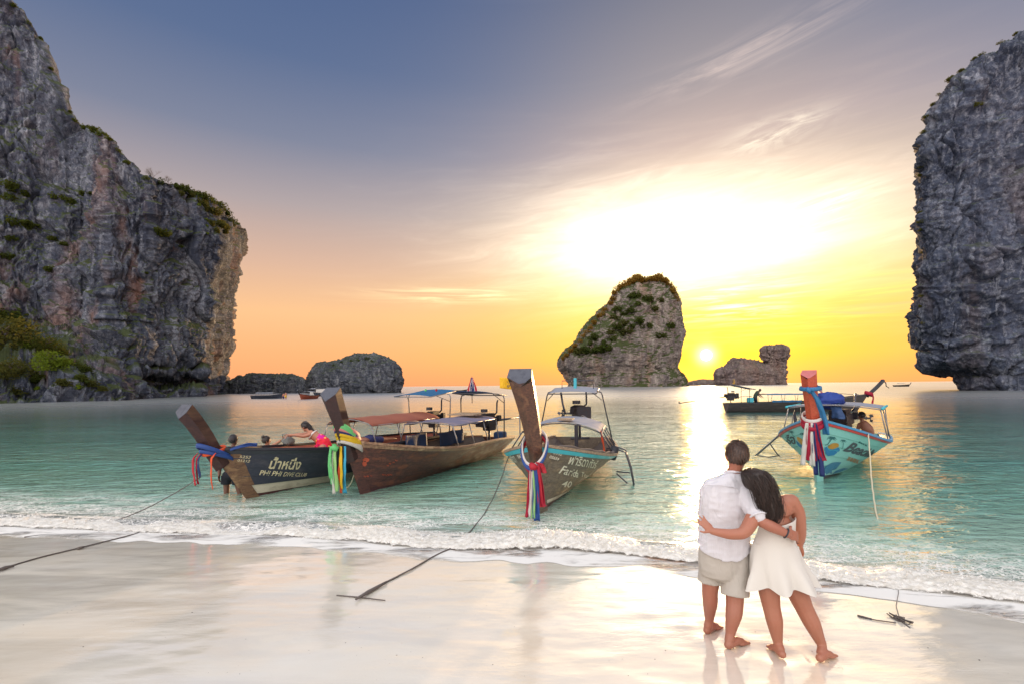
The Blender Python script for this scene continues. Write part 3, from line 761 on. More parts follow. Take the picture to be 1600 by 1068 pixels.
def build_vegetation():
    lab, grp = 'dark wind clipped shrub on the ridge of the tall left cliff', 'shrubs along the ridge of the tall left cliff'
    for px, py, w in ((68, 72, 14), (62, 62, 10), (80, 105, 9), (118, 187, 12), (108, 172, 9), (133, 197, 16), (146, 203, 20), (158, 208, 18), (170, 216, 14), (184, 234, 12), (200, 254, 11), (226, 277, 14), (252, 284, 16), (275, 290, 18), (288, 293, 20), (302, 299, 20),
                      (314, 304, 22), (326, 310, 24), (337, 317, 22), (347, 323, 22), (356, 333, 20), (364, 343, 16), (369, 352, 10), (20, 8, 12), (44, 34, 10)):
        shrub(VL, px, py, w, _rs.choice('abc'), LEAF, 'ridge_shrub', lab, 'shrub', grp, .25)
    lab, grp = 'olive scrub clinging to the upper face near the seaward corner of the tall cliff', 'scrub on the upper face of the tall cliff'
    for px, py, w in ((322, 322, 20), (334, 332, 24), (342, 345, 24), (350, 352, 22), (330, 345, 18), (338, 358, 16), (352, 362, 16), (318, 314, 18), (300, 306, 16), (285, 300, 14), (360, 352, 14)):
        shrub(VL, px, py, w, _rs.choice('ab'), LEAF_B, 'cliff_scrub', lab, 'shrub', grp, .5)
    for px, py, w in ((323, 340, 7), (325, 352, 7), (326, 364, 6), (312, 318, 8)):
        shrub(VL, px, py, w, 'a', LEAF_Y, 'hanging_plant', 'bright yellow green plant in the crack near the top of the tall cliff', 'plant', 'bright plants in the crack of the tall cliff', .4)
    lab, grp = 'dark bush rooted in a ledge halfway up the grey wall of the tall cliff', 'bushes on ledges of the tall cliff'
    for px, py, w in ((255, 362, 26), (246, 358, 18), (20, 292, 34), (8, 305, 40), (38, 300, 22), (92, 306, 26), (110, 312, 24), (128, 300, 18), (30, 345, 34), (50, 350, 28), (18, 372, 20), (80, 372, 18), (100, 380, 16), (140, 300, 14), (76, 420, 20), (286, 386, 10), (230, 425, 8), (12, 400, 22)):
        shrub(VL, px, py, w, _rs.choice('ab'), LEAF, 'ledge_bush', lab, 'bush', grp, .45, .8)
    # trees at the cliff's foot
    for px, py, w, kind, mat, label in ((12, 540, 92, 'big', LEAF_B, 'broad olive tree at the left edge, tallest on the slope under the cliff'),
                                        (40, 556, 50, 'big2', LEAF_Y, 'bright green rounded tree on the slope beside the broad olive tree'),
                                        (78, 572, 52, 'big', LEAF_Y, 'low spreading green tree in the middle of the slope below the cliff'),
                                        (112, 582, 46, 'big2', LEAF, 'dark green low tree furthest down the slope toward the sea rocks'),
                                        (70, 545, 44, 'big2', LEAF, 'shaded dark tree tucked against the cliff wall above the green slope'),
                                        (20, 585, 60, 'big2', LEAF_B, 'brownish drooping tree hanging over the shore rocks at the left edge')):
        p = surf(VL, px, py)
        r = w/2/F*p[1]
        t = thing('slope_tree', label, 'tree', (p[0], p[1], p[2]-r*.5), 0, 'trees on the slope under the tall cliff')
        rnd = random.Random(px); sg = []
        branch_segs(rnd, Vector((0, 0, 0)), Vector((0, 0, 1)), r*.55, r*.07, 3, sg)
        link('trunk', tube_mesh('trunk', sg), BARK, t)
        c = bpy.data.objects.new('crown', crown(kind, mat)); COL.objects.link(c); c.parent = t
        c.location = (0, 0, r*.35); c.scale = (r*1.15, r*1.15, r*1.1); c.rotation_euler = (0, 0, px)
    lab, grp = 'low green bush on the slope between the trees and the shore rocks', 'bushes on the slope under the tall cliff'
    for px, py, w, m in ((55, 590, 30, LEAF), (95, 568, 28, LEAF_Y), (128, 590, 26, LEAF), (145, 598, 22, LEAF_B), (100, 596, 26, LEAF_B), (60, 606, 12, LEAF_Y), (115, 600, 20, LEAF_Y), (88, 550, 30, LEAF), (50, 535, 34, LEAF), (160, 604, 16, LEAF_B), (30, 610, 26, LEAF_B), (132, 574, 20, LEAF), (5, 500, 50, LEAF)):
        shrub(VL, px, py, w, 'a', m, 'slope_bush', lab, 'bush', grp, .3)
    # leafless trees on the skyline
    for px, py, h in ((240, 280, 24), (265, 286, 16), (331, 312, 14)):
        p = surf(VL, px, py); H = h/F*p[1]
        rnd = random.Random(px); sg = []
        for k in range(3):
            branch_segs(rnd, Vector((rnd.uniform(-.1, .1)*H, 0, 0)), Vector((rnd.uniform(-.5, .5), rnd.uniform(-.3, .3), 1)).normalized(), H*.33, H*.016, 4, sg)
        o = link('bare_tree', tube_mesh('bare_tree', sg, 4), BARK)
        o.location = (p[0], p[1], p[2]-H*.08)
        tag(o, 'leafless grey tree against the sky on the ridge of the tall cliff', 'tree', 'leafless trees on the cliff ridge')
    V = VI['main']
    lab, grp = 'golden backlit shrub on the skyline of the tall rock island', 'backlit shrubs on the skyline of the rock island'
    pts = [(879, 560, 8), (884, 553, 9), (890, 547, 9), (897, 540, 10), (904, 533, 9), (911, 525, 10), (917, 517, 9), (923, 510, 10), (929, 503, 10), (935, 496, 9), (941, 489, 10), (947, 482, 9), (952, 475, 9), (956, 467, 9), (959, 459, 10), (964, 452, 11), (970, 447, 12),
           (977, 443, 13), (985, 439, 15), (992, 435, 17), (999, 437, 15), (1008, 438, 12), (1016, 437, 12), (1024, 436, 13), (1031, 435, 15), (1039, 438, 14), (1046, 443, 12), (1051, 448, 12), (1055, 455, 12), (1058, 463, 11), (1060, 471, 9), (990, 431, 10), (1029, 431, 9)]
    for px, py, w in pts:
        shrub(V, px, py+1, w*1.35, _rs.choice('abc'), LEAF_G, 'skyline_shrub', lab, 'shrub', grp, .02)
    lab, grp = 'dull green bush on the shaded upper face of the tall rock island', 'bushes on the face of the rock island'
    for px, py in ((930, 522), (920, 530), (940, 530), (950, 512), (962, 505), (975, 500), (988, 505), (945, 540), (955, 525), (932, 540), (908, 540), (985, 482), (968, 478), (1000, 498), (965, 515), (978, 512), (915, 540), (995, 470), (1012, 505), (960, 490), (975, 488), (1020, 480), (1035, 520), (1045, 505), (1030, 465), (1010, 460), (990, 455)):
        shrub(V, px, py, _rs.uniform(16, 28), _rs.choice('ab'), LEAF if _rs.random() < .7 else LEAF_B, 'island_bush', lab, 'bush', grp, .62, .8)
    lab, grp = 'small dark shrub hanging on the seaward edge of the slate grey cliff', 'shrubs on the edge of the slate grey cliff'
    for px, py, w in ((1441, 205, 10), (1446, 182, 9), (1455, 162, 10), (1462, 142, 9), (1473, 120, 12), (1478, 108, 12), (1492, 92, 10), (1510, 76, 10), (1535, 62, 9), (1555, 52, 10), (1580, 38, 9), (1438, 262, 8), (1437, 275, 8), (1436, 330, 8), (1438, 345, 10), (1437, 360, 9), (1438, 395, 7), (1436, 462, 9), (1438, 478, 9), (1440, 505, 8), (1530, 165, 14)):
        shrub(VR, px, py, w, _rs.choice('ac'), LEAF_B, 'cliff_edge_shrub', lab, 'shrub', grp, .3)
    lab, grp = 'tiny bush on top of the low domed dark rock islet', 'bushes on the domed islet'
    for px, py, w in ((570, 558, 9), (560, 560, 8), (548, 561, 7), (535, 564, 6), (582, 561, 6), (520, 568, 6), (577, 557, 7)):
        shrub(VI['dome'], px, py, w, 'c', LEAF, 'islet_bush', lab, 'bush', grp, .3)
build_vegetation()
class MB:
    def __init__(s):
        s.v, s.f = [], []
    def add(s, V, Fc):
        b = len(s.v); s.v += [tuple(map(float, q)) for q in V]; s.f += [tuple(i+b for i in q) for q in Fc]
        return s
    def box(s, c, size, M=None, bev=0.0):
        x, y, z = (q/2 for q in size)
        bv = min(bev, x*.6, y*.6, z*.6)
        if bv <= 0:
            V = [(sx*x, sy*y, sz*z) for sx in (-1, 1) for sy in (-1, 1) for sz in (-1, 1)]
            Fc = [(0, 1, 3, 2), (4, 6, 7, 5), (0, 4, 5, 1), (2, 3, 7, 6), (0, 2, 6, 4), (1, 5, 7, 3)]
        else:
            bm = bmesh.new(); bmesh.ops.create_cube(bm, size=1)
            for q in bm.verts:
                q.co = Vector((q.co.x*2*x, q.co.y*2*y, q.co.z*2*z))
            bmesh.ops.bevel(bm, geom=bm.edges[:], offset=bv, segments=2, affect='EDGES')
            bm.verts.index_update()
            V = [tuple(q.co) for q in bm.verts]; Fc = [tuple(q.index for q in f.verts) for f in bm.faces]; bm.free()
        if M is not None:
            V = [tuple(M @ Vector(q)) for q in V]
        return s.add([(a+c[0], b+c[1], d+c[2]) for a, b, d in V], Fc)
    def tube(s, pts, r, n=8, cap=True, flat=None):
        pts = [Vector(q) for q in pts]
        rs = r if hasattr(r, '__len__') else [r]*len(pts)
        V, Fc, u = [], [], None
        for i, p in enumerate(pts):
            t = (pts[min(i+1, len(pts)-1)]-pts[max(i-1, 0)])
            t = t.normalized() if t.length > 1e-9 else Vector((0, 0, 1))
            if u is None:
                u = t.orthogonal().normalized()
                if flat is not None:
                    u = Vector(flat)
            u = (u-t*u.dot(t)).normalized(); w = t.cross(u)
            for k in range(n):
                a = 2*math.pi*k/n
                V.append(p+(u*math.cos(a)+w*math.sin(a))*rs[i])
        for i in range(len(pts)-1):
            for k in range(n):
                j = (k+1) % n
                Fc.append((i*n+k, i*n+j, (i+1)*n+j, (i+1)*n+k))
        if cap:
            Fc.append(tuple(range(n))[::-1]); Fc.append(tuple((len(pts)-1)*n+k for k in range(n)))
        return s.add(V, Fc)
    def grid(s, G, wrap=False):
        G = np.asarray(G, float); nr, nc = G.shape[:2]
        Fc = []
        for i in range(nr-1):
            for j in range(nc if wrap else nc-1):
                k = (j+1) % nc
                Fc.append((i*nc+j, i*nc+k, (i+1)*nc+k, (i+1)*nc+j))
        return s.add(G.reshape(-1, 3), Fc)
    def slab(s, G, th):
        """a sheet given as a grid, with real thickness along its normals"""
        G = np.asarray(G, float); n = vnormals(G, False)
        nr, nc = G.shape[:2]
        s.grid(G+n*th/2); s.grid((G-n*th/2)[:, ::-1])
        A, B = G+n*th/2, G-n*th/2
        for a, b in ((A[0], B[0]), (A[-1][::-1], B[-1][::-1]), (A[:, -1], B[:, -1]), (A[:, 0][::-1], B[:, 0][::-1])):
            s.grid(np.stack((b, a), 0))
        return s
    def loft(s, rings, cap=True):
        rings = [np.asarray(r, float) for r in rings]; n = len(rings[0])
        b = len(s.v); s.grid(np.array(rings), True)
        if cap:
            s.f.append(tuple(b+k for k in range(n))[::-1]); s.f.append(tuple(b+(len(rings)-1)*n+k for k in range(n)))
        return s
    def disc(s, c, r, th, axis='x', n=18):
        c = Vector(c); a = {'x': Vector((1, 0, 0)), 'y': Vector((0, 1, 0)), 'z': Vector((0, 0, 1))}[axis]*th/2
        return s.tube([c-a, c+a], r, n)
    def mesh(s, name):
        me = bpy.data.meshes.new(name); me.from_pydata(s.v, [], s.f); me.update()
        return me
    def build(s, name, mat=None, parent=None, smooth=False, autos=35):
        me = s.mesh(name)
        bm = bmesh.new(); bm.from_mesh(me)
        bmesh.ops.remove_doubles(bm, verts=bm.verts, dist=1e-5)
        bmesh.ops.recalc_face_normals(bm, faces=bm.faces); bm.to_mesh(me); bm.free()
        o = link(name, me, mat, parent, True)
        if not smooth:
            me.set_sharp_from_angle(angle=R(autos))
        return o
# ------------------------------------------------------------------ boat materials
def paint(name, c, worn=None, amt=0.4, rough=0.5, sc=1.0, coat=0.0):
    m, T = new_mat(name)
    pos = T.n('ShaderNodeTexCoord').outputs['Object']
    n1 = T.noise(T.mapv(pos, (.6, 1.5, 1.5)), 3.0*sc, 6, 0.65, 0.4); n2 = T.noise(T.mapv(pos, (2, 6, 14)), 4.0*sc, 5, 0.7, 0.3)
    w = worn or tuple(q*.55 for q in c[:3])+(1,)
    col = T.mix(T.m('MULTIPLY', T.sm(n1, 0.48, 0.70), amt), c, w)
    col = T.mix(T.m('MULTIPLY', T.sm(n2, 0.56, 0.66), amt*.8), col, w)
    col = T.mix(T.m('MULTIPLY', T.noise(pos, 40*sc, 3, 0.7), 0.22), col, tuple(q*.5 for q in c[:3])+(1,))
    nb = T.bump(T.m('ADD', n2, T.m('MULTIPLY', n1, .6)), 0.25, 0.012)
    finish(T, principled(T, col, T.sm(n1, 0.3, 0.7, rough-.12, rough+.2), nb))
    return m
def wood(name, c1, c2, scuff, amt=0.5, rough=0.5):
    m, T = new_mat(name)
    pos = T.n('ShaderNodeTexCoord').outputs['Object']
    oi = T.n('ShaderNodeObjectInfo').outputs['Random']
    g = T.noise(T.mapv(pos, (1.0, 9, 14)), 2.6, 6, 0.65, 0.7)
    n1 = T.noise(T.mapv(pos, (1.0, 2, 2.4)), 1.9, 6, 0.65, 0.6)
    dr = T.noise(T.mapv(pos, (7, 7, .7)), 2.2, 5, 0.6, 0.2)
    col = T.mix(T.sm(g, 0.35, 0.66), c1, c2)
    col = T.mix(T.m('MULTIPLY', oi, 0.35), col, c1)
    col = T.mix(T.m('MULTIPLY', T.sm(n1, 0.5, 0.68), amt), col, scuff)
    col = T.mix(T.m('MULTIPLY', T.sm(dr, 0.52, 0.7), amt*.7), col, tuple(q*.5 for q in c1[:3])+(1,))
    col = T.mix(T.m('MULTIPLY', T.sm(T.noise(pos, 26, 4, 0.7), 0.62, 0.7), amt*.8), col, scuff)
    nb = T.bump(T.m('ADD', g, T.m('MULTIPLY', n1, .4)), 0.4, 0.01)
    finish(T, principled(T, col, T.sm(n1, 0.3, 0.7, rough-.1, rough+.2), nb))
    return m
def cloth(name, c, rough=0.85, trans=0.25, sc=1.0):
    m, T = new_mat(name)
    pos = T.n('ShaderNodeTexCoord').outputs['Object']
    n1 = T.noise(pos, 7*sc, 5, 0.65)
    col = T.mix(T.m('MULTIPLY', n1, 0.45), c, tuple(q*.6 for q in c[:3])+(1,))
    d = principled(T, col, rough, T.bump(T.noise(pos, 16*sc, 4, .6), 0.3, 0.02))
    t = T.n('ShaderNodeBsdfTranslucent'); T.put(t.inputs[0], col)
    mx = T.n('ShaderNodeMixShader'); mx.inputs[0].default_value = trans
    T.put(mx.inputs[1], d); T.put(mx.inputs[2], t.outputs[0]); finish(T, mx.outputs[0])
    return m
def metal(name, c, rough=0.4, met=0.8):
    m, T = new_mat(name)
    pos = T.n('ShaderNodeTexCoord').outputs['Object']
    n1 = T.noise(pos, 22, 5, 0.7)
    col = T.mix(T.m('MULTIPLY', T.sm(n1, 0.5, 0.7), 0.6), c, srgb(96, 66, 48))
    finish(T, principled(T, col, T.sm(n1, .3, .7, rough-.1, rough+.25), None, Metallic=met))
    return m
M = {}
M['post1'] = wood('dark_varnished_wood', srgb(44, 26, 29), srgb(68, 40, 40), srgb(98, 70, 60), .35, .42)
M['post3'] = wood('brown_varnished_wood', srgb(68, 45, 38), srgb(104, 70, 54), srgb(150, 112, 84), .4, .4)
M['post4'] = wood('orange_red_wood', srgb(176, 72, 50), srgb(204, 92, 62), srgb(214, 120, 84), .4, .4)
M['hull1'] = paint('navy_black_paint', srgb(50, 53, 70), srgb(100, 98, 104), .5, .5)
M['hull2'] = wood('red_brown_hull', srgb(66, 42, 42), srgb(104, 62, 54), srgb(150, 92, 66), .5, .42)
M['hull3'] = wood('grey_brown_hull', srgb(88, 78, 70), srgb(124, 110, 94), srgb(170, 150, 120), .5, .5)
M['hull4'] = paint('turquoise_paint', srgb(142, 208, 204), srgb(150, 184, 178), .35, .45)
M['hull5'] = wood('black_brown_hull', srgb(60, 54, 56), srgb(86, 78, 76), srgb(110, 100, 94), .4, .5)
M['stem1'] = wood('scraped_stem_wood', srgb(92, 66, 52), srgb(130, 98, 72), srgb(170, 140, 104), .65, .5)
M['cream'] = paint('cream_paint', srgb(214, 206, 186), srgb(150, 138, 118), .6, .5)
M['maroon'] = paint('maroon_antifouling', srgb(88, 52, 54), srgb(60, 44, 48), .5, .5)
M['black'] = paint('black_paint', srgb(46, 48, 58), srgb(80, 80, 84), .4, .5)
M['aqua'] = paint('aqua_paint', srgb(70, 182, 200), srgb(60, 130, 148), .4, .4)
M['blue'] = paint('blue_paint', srgb(66, 148, 196), srgb(60, 104, 140), .4, .4)
M['redp'] = paint('red_paint', srgb(206, 70, 66), srgb(150, 56, 56), .35, .4)
M['deck'] = wood('bleached_deck_wood', srgb(128, 110, 94), srgb(172, 150, 126), srgb(196, 176, 150), .5, .65)
M['rail2'] = wood('worn_rail_wood', srgb(122, 92, 76), srgb(176, 140, 112), srgb(212, 180, 146), .6, .5)
M['inner'] = wood('inside_planks', srgb(70, 60, 58), srgb(100, 86, 78), srgb(130, 112, 96), .5, .6)
M['rust'] = wood('red_inside_boards', srgb(150, 74, 56), srgb(186, 100, 76), srgb(200, 130, 100), .45, .5)
M['greycap'] = paint('grey_weathered_end', srgb(82, 86, 98), srgb(58, 60, 72), .5, .6, 3)
M['steel'] = metal('steel_pipe', srgb(140, 138, 140), .4, .5)
M['dsteel'] = metal('dark_pipe', srgb(72, 74, 84), .45, .4)
M['iron'] = metal('oily_engine', srgb(46, 46, 54), .45, .4)
M['canred'] = cloth('rust_red_canvas', srgb(176, 106, 88), .8, .35)
M['canpur'] = cloth('mauve_canvas', srgb(148, 142, 166), .8, .35)
M['cannavy'] = cloth('navy_canvas', srgb(66, 94, 140), .8, .3)
M['canblue'] = cloth('blue_canvas', srgb(46, 120, 172), .8, .35)
M['cangrey'] = cloth('pale_canvas', srgb(178, 182, 196), .8, .35)
M['tarp'] = cloth('blue_tarpaulin', srgb(52, 84, 132), .6, .2)
M['ora'] = cloth('orange_plastic', srgb(226, 108, 70), .6, .4)
for k, c in dict(rgreen=(126, 222, 142), ryellow=(248, 208, 48), rblue=(56, 92, 168), rcyan=(74, 190, 228), rred=(206, 48, 66), rcrim=(190, 28, 66), rwhite=(240, 234, 230), rorange=(248, 104, 60), rpink=(236, 150, 150), rnavy=(40, 56, 120), rsky=(66, 140, 196), rlime=(178, 230, 150)).items():
    M[k] = cloth('ribbon_'+k[1:], srgb(*c), .55, .3)
M['rope'] = cloth('old_rope', srgb(104, 96, 92), .9, .0, 4)
M['ropep'] = cloth('pale_rope', srgb(214, 204, 176), .9, .0, 4)
M['rubber'] = paint('black_rubber', srgb(42, 42, 48), srgb(70, 70, 74), .3, .6)
M['inkc'] = paint('cream_lettering', srgb(226, 214, 178), srgb(150, 140, 120), .3, .6, 3)
M['inkw'] = paint('white_lettering', srgb(232, 228, 210), srgb(150, 140, 126), .3, .6, 3)
M['inkr'] = paint('faded_red_lettering', srgb(188, 84, 58), srgb(120, 70, 58), .55, .6, 3)
M['inkd'] = paint('dark_grey_lettering', srgb(74, 84, 92), srgb(110, 130, 134), .3, .6, 3)
M['inkg'] = paint('dark_palm_paint', srgb(40, 104, 108), srgb(60, 130, 130), .3, .5, 3)
M['inkb'] = paint('blue_wave_paint', srgb(34, 124, 178), srgb(60, 150, 190), .25, .5, 3)
M['inko'] = paint('ochre_sun_paint', srgb(196, 146, 60), srgb(170, 130, 70), .25, .5, 3)
M['inkn'] = paint('dolphin_blue_paint', srgb(56, 122, 160), srgb(80, 150, 176), .3, .5, 3)
M['inkt'] = paint('tan_lettering', srgb(170, 142, 112), srgb(140, 150, 140), .35, .6, 3)

class Boat:
    def __init__(b, name, label, bow, deg, L, hb, sheer, keel=-.25, rake=.6, group=None, hullc='hull3', bands=None, railc='deck', nplank=6, innerc='inner', stemc=None, pts=40, rubc=None, rublo=.925):
        b.L, b.hb, b.sh, b.kl, b.R = L, hb, sheer, keel, rake
        b.root = thing(name, label, 'longtail boat', tuple(bow), R(deg), group)
        b.c, b.s = math.cos(R(deg)), math.sin(R(deg))
        b.n = nplank
        tt = np.concatenate((np.linspace(0, .3, pts//2)[:-1], np.linspace(.3, 1, pts//2)))
        hull = None
        for side in (-1, 1):
            for i in range(nplank):
                G = []
                for kk, vv in enumerate((i/nplank, (i+.5)/nplank, (i+1)/nplank)):
                    off = (.022, .014, .004)[kk]
                    G.append(b.H(tt, np.full_like(tt, vv), side, off))
                lip = b.H(tt, np.full_like(tt, i/nplank), side, -.015)
                G = [lip]+G
                mk = (bands or {}).get(i, hullc)
                mb = MB(); mb.grid(np.array(G) if side > 0 else np.array(G)[:, ::-1])
                o = mb.build('plank', M[mk], b.root)
            # inside skin
            G = [b.H(tt, np.full_like(tt, vv), side, -.035) for vv in (.3, .45, .6, .8, 1.0)]
            MB().grid(G).build('inside_boards', M[innerc], b.root)
            # gunwale
            top = b.H(tt, np.ones_like(tt), side, 0.0)
            rings = []
            for q, (x, y, z) in enumerate(top):
                yo = side*.035
                rings.append([(x, y-side*.05, z-.01), (x, y+yo, z-.01), (x, y+yo, z+.045), (x, y-side*.05, z+.045)])
            MB().loft(rings).build('gunwale', M[railc], b.root)
            if rubc:
                G = np.array([b.H(tt, np.full_like(tt, vv), side, of) for vv, of in ((rublo, .005), (rublo, .04), (.985, .04), (.985, .004))])
                MB().grid(G if side > 0 else G[:, ::-1]).build('rub_strake', M[rubc], b.root)
        # transom and floor
        a = [b.H(1., v, 1, -.005) for v in np.linspace(0, 1, 8)]; c = [b.H(1., v, -1, -.005) for v in np.linspace(1, 0, 8)]
        MB().add(a+c, [tuple(range(16))]).build('transom', M[hullc], b.root)
        tq = np.linspace(.12, .97, 16)
        wz = .12
        nb = 5
        for k in range(nb):
            G = []
            for e in (k/nb*2-1+.03, (k+1)/nb*2-1-.03):
                G.append([(q*L, e*max(.02, b.half(q, wz)-.06), wz+(.25*(1-q/.3)**2 if q < .3 else 0)) for q in tq])
            MB().slab(np.array(G)[:, ::-1], .02).build('floor_board', M['deck'], b.root)
        for q in (.3, .45, .6, .74):
            w = b.half(q, b.sheer(q)*.62)-.04
            MB().box((q*L, 0, b.sheer(q)*.62), (.22, 2*w, .035), bev=.006).build('thwart', M['deck'], b.root)
        # foredeck
        tq = np.linspace(.03, .17, 8)
        G = [[(h[0], h[1]*e, h[2]-.02+.03*(1-e*e)) for h in [b.H(q, .97, 1, -.045) for q in tq]] for e in (-1, -.5, 0, .5, 1)]
        MB().slab(np.array(G), .03).build('foredeck', M[railc], b.root)
        # stem: the timber that closes the bow
        rings = []
        for z in np.linspace(b.kl*.6, b.sh[0]*1.02, 12):
            x = b.stem_x(z); w0, w1 = .035, .075
            rings.append([(x-.10, 0, z), (x-.05, -w0, z), (x+.16, -w1-.02, z), (x+.16, w1+.02, z), (x-.05, w0, z)])
        MB().loft(rings).build('stem', M[stemc or hullc], b.root)
    def half(b, t, z):
        k, s = float(b.keel(t)), float(b.sheer(t))
        return float(b.H(t, np.clip((z-k)/(s-k), 0.02, 1), 1)[1])
    def stem_x(b, z):
        return -b.R*(z/b.sh[0])
    def sheer(b, t):
        s0, sm, s1 = b.sh
        t = np.asarray(t, float)
        return sm+(s0-sm)*np.clip(1-t/.5, 0, 1)**1.9+(s1-sm)*np.clip((t-.5)/.5, 0, 1)**1.8
    def keel(b, t):
        t = np.asarray(t, float)
        return b.kl*(.55+.45*np.clip(t/.35, 0, 1))+(.12-b.kl)*.55*np.clip((t-.6)/.4, 0, 1)**2
    def bm(b, t):
        t = np.asarray(t, float)
        return .03+b.hb*(1-(1-np.clip(t/.42, 0, 1))**2.1)**.85*(1-.34*np.clip((t-.5)/.5, 0, 1)**1.8)
    def H(b, t, v, side, off=0.0):
        t = np.asarray(t, float); v = np.asarray(v, float)
        k, s = b.keel(t), b.sheer(t)
        z = k+(s-k)*v
        x = t*b.L-b.R*(z/b.sh[0])*(1-np.clip(t/.55, 0, 1))**2.2
        p = 1.0-.28*np.clip(t/.6, 0, 1)
        y = (.02+(b.bm(t)-.02)*np.clip(v, 1e-4, 1)**p+off)*side
        return np.stack((x, y, z+0*t), -1)
    def W(b, q):
        q = np.asarray(q, float); o = b.root.location
        return np.stack((o.x+q[..., 0]*b.c-q[..., 1]*b.s, o.y+q[..., 0]*b.s+q[..., 1]*b.c, o.z+q[..., 2]), -1)
    def loc(b, w):
        """world point into boat coordinates"""
        o = b.root.location; dx, dy = w[0]-o.x, w[1]-o.y
        return np.array((dx*b.c+dy*b.s, -dx*b.s+dy*b.c, w[2]-o.z))
    def find(b, px, py, side):
        if not hasattr(b, '_g'):
            b._g = {}
        if side not in b._g:
            t, v = np.meshgrid(np.linspace(0, .9, 500), np.linspace(0, 1, 160), indexing='ij')
            Wp = b.W(b.H(t, v, side, .02))
            X, Y = proj(Wp)
            n = np.cross(np.gradient(Wp, axis=0), np.gradient(Wp, axis=1))*(-side)
            hid = (n*(np.array((0, 0, HC))-Wp)).sum(-1)/np.linalg.norm(n, axis=-1)/np.linalg.norm(Wp, axis=-1) < .008
            b._g[side] = (t, v, np.where(hid, 1e6, X), Y)
        t, v, X, Y = b._g[side]
        i = np.argmin((X-px)**2+(Y-py)**2)
        return t.flat[i], v.flat[i]
    def skin(b, t, v, side, off):
        fr = np.mod(v*b.n, 1.0)
        return b.H(t, v, side, .022-.018*fr+off)
    def decal(b, name, V, Fc, quad, side, mat, off=.006):
        """flat shapes in the unit square laid on the hull between four corners (photo pixels: tl, tr, br, bl)"""
        c = [b.find(px, py, side) for px, py in quad]
        V = np.asarray(V, float); a, q = V[:, 0], V[:, 1]
        (t0, v0), (t1, v1), (t2, v2), (t3, v3) = c
        t = (t0*(1-a)+t1*a)*q+(t3*(1-a)+t2*a)*(1-q); v = (v0*(1-a)+v1*a)*q+(v3*(1-a)+v2*a)*(1-q)
        me = bpy.data.meshes.new(name); me.from_pydata(b.skin(t, v, side, off+.004).tolist(), [], [tuple(f) for f in Fc])
        o = link(name, me, mat, b.root, False)
        return o
    def text(b, body, quad, side, mat, shear=0.0, bold=0.0):
        cu = bpy.data.curves.new('t', 'FONT'); cu.body = body; cu.shear = shear; cu.offset = bold; cu.align_x = 'LEFT'; cu.resolution_u = 3
        to = bpy.data.objects.new('t', cu); COL.objects.link(to)
        me = bpy.data.meshes.new_from_object(to.evaluated_get(bpy.context.evaluated_depsgraph_get()))
        bpy.data.objects.remove(to)
        bm = bmesh.new(); bm.from_mesh(me)
        bmesh.ops.triangulate(bm, faces=bm.faces); bmesh.ops.remove_doubles(bm, verts=bm.verts, dist=1e-4)
        bm.verts.index_update()
        V = np.array([q.co[:2] for q in bm.verts]); Fc = [tuple(q.index for q in f.verts) for f in bm.faces]; bm.free()
        lo, hi = V.min(0), V.max(0)
        return b.decal('lettering', (V-lo)/(hi-lo), Fc, quad, side, mat)
    def post(b, path, W0, W1, mat, cap, T0=.26, T1=.30, name='prow_post', cut=.16):
        """path: (forward, sideways, z) of the centre line"""
        pts = [Vector((-f, y, z)) for f, y, z in path]
        pr = np.array([tuple(p) for p in pts]); u = np.linspace(0, 1, len(pr)); uu = np.linspace(0, 1, 14)
        pr = np.stack([np.interp(uu, u, pr[:, k]) for k in range(3)], -1)
        for _ in range(2):
            pr[1:-1] = (pr[:-2]+2*pr[1:-1]+pr[2:])/4
        rings = []
        for i, q in enumerate(pr):
            t = Vector(pr[min(i+1, 13)]-pr[max(i-1, 0)]).normalized()
            lat = Vector((0, 1, 0)); fw = lat.cross(t).normalized()
            if fw.x > 0: fw = -fw
            w = W0+(W1-W0)*(i/13)**1.6; T = T0+(T1-T0)*i/13
            q = Vector(q)
            r = [q+fw*T*.55, q+fw*T*.16-lat*w*.5, q-fw*T*.45-lat*w*.46, q-fw*T*.45+lat*w*.46, q+fw*T*.16+lat*w*.5]
            if i == 13:
                r[0] = r[0]-t*cut; r[1] = r[1]-t*cut*.35; r[4] = r[4]-t*cut*.35
            rings.append(r)
        mb = MB().loft(rings, False); mb.build(name, mat, b.root)
        top = [tuple(Vector(q)+t*.004) for q in rings[-1]]
        MB().add(top, [(0, 1, 2, 3, 4)]).build('post_end', cap, b.root)
        return pr
    def pipe(b, name, pts, r, mat=None, parent=None):
        return MB().tube(pts, r, 8).build(name, mat or M['steel'], parent or b.root, True)
    def canopy(b, x0, x1, hw, z, arch, mat, sag=0.02, droop=0.0, posts=True, pm='steel', name='canopy', ribs=4, dz=0.0, seed=0):
        ny, nx = 15, 22
        ys = np.linspace(-1, 1, ny); xs = np.linspace(x0, x1, nx)
        Yg, Xg = np.meshgrid(ys, xs, indexing='ij')
        fx = (Xg-x0)/(x1-x0)
        Z = z+arch*(1-Yg**2)+dz*fx-sag*np.abs(np.sin(fx*math.pi*(ribs-1)))+.012*fbm(np.stack((Xg*2.2, Yg*2.2, 0*Xg+seed), -1), 3, 3)
        Z = Z-droop*np.clip((np.abs(Yg)-.86)/.14, 0, 1)
        G = np.stack((Xg, Yg*hw, Z), -1)
        MB().slab(G[::-1], .012).build(name, mat, b.root, True)
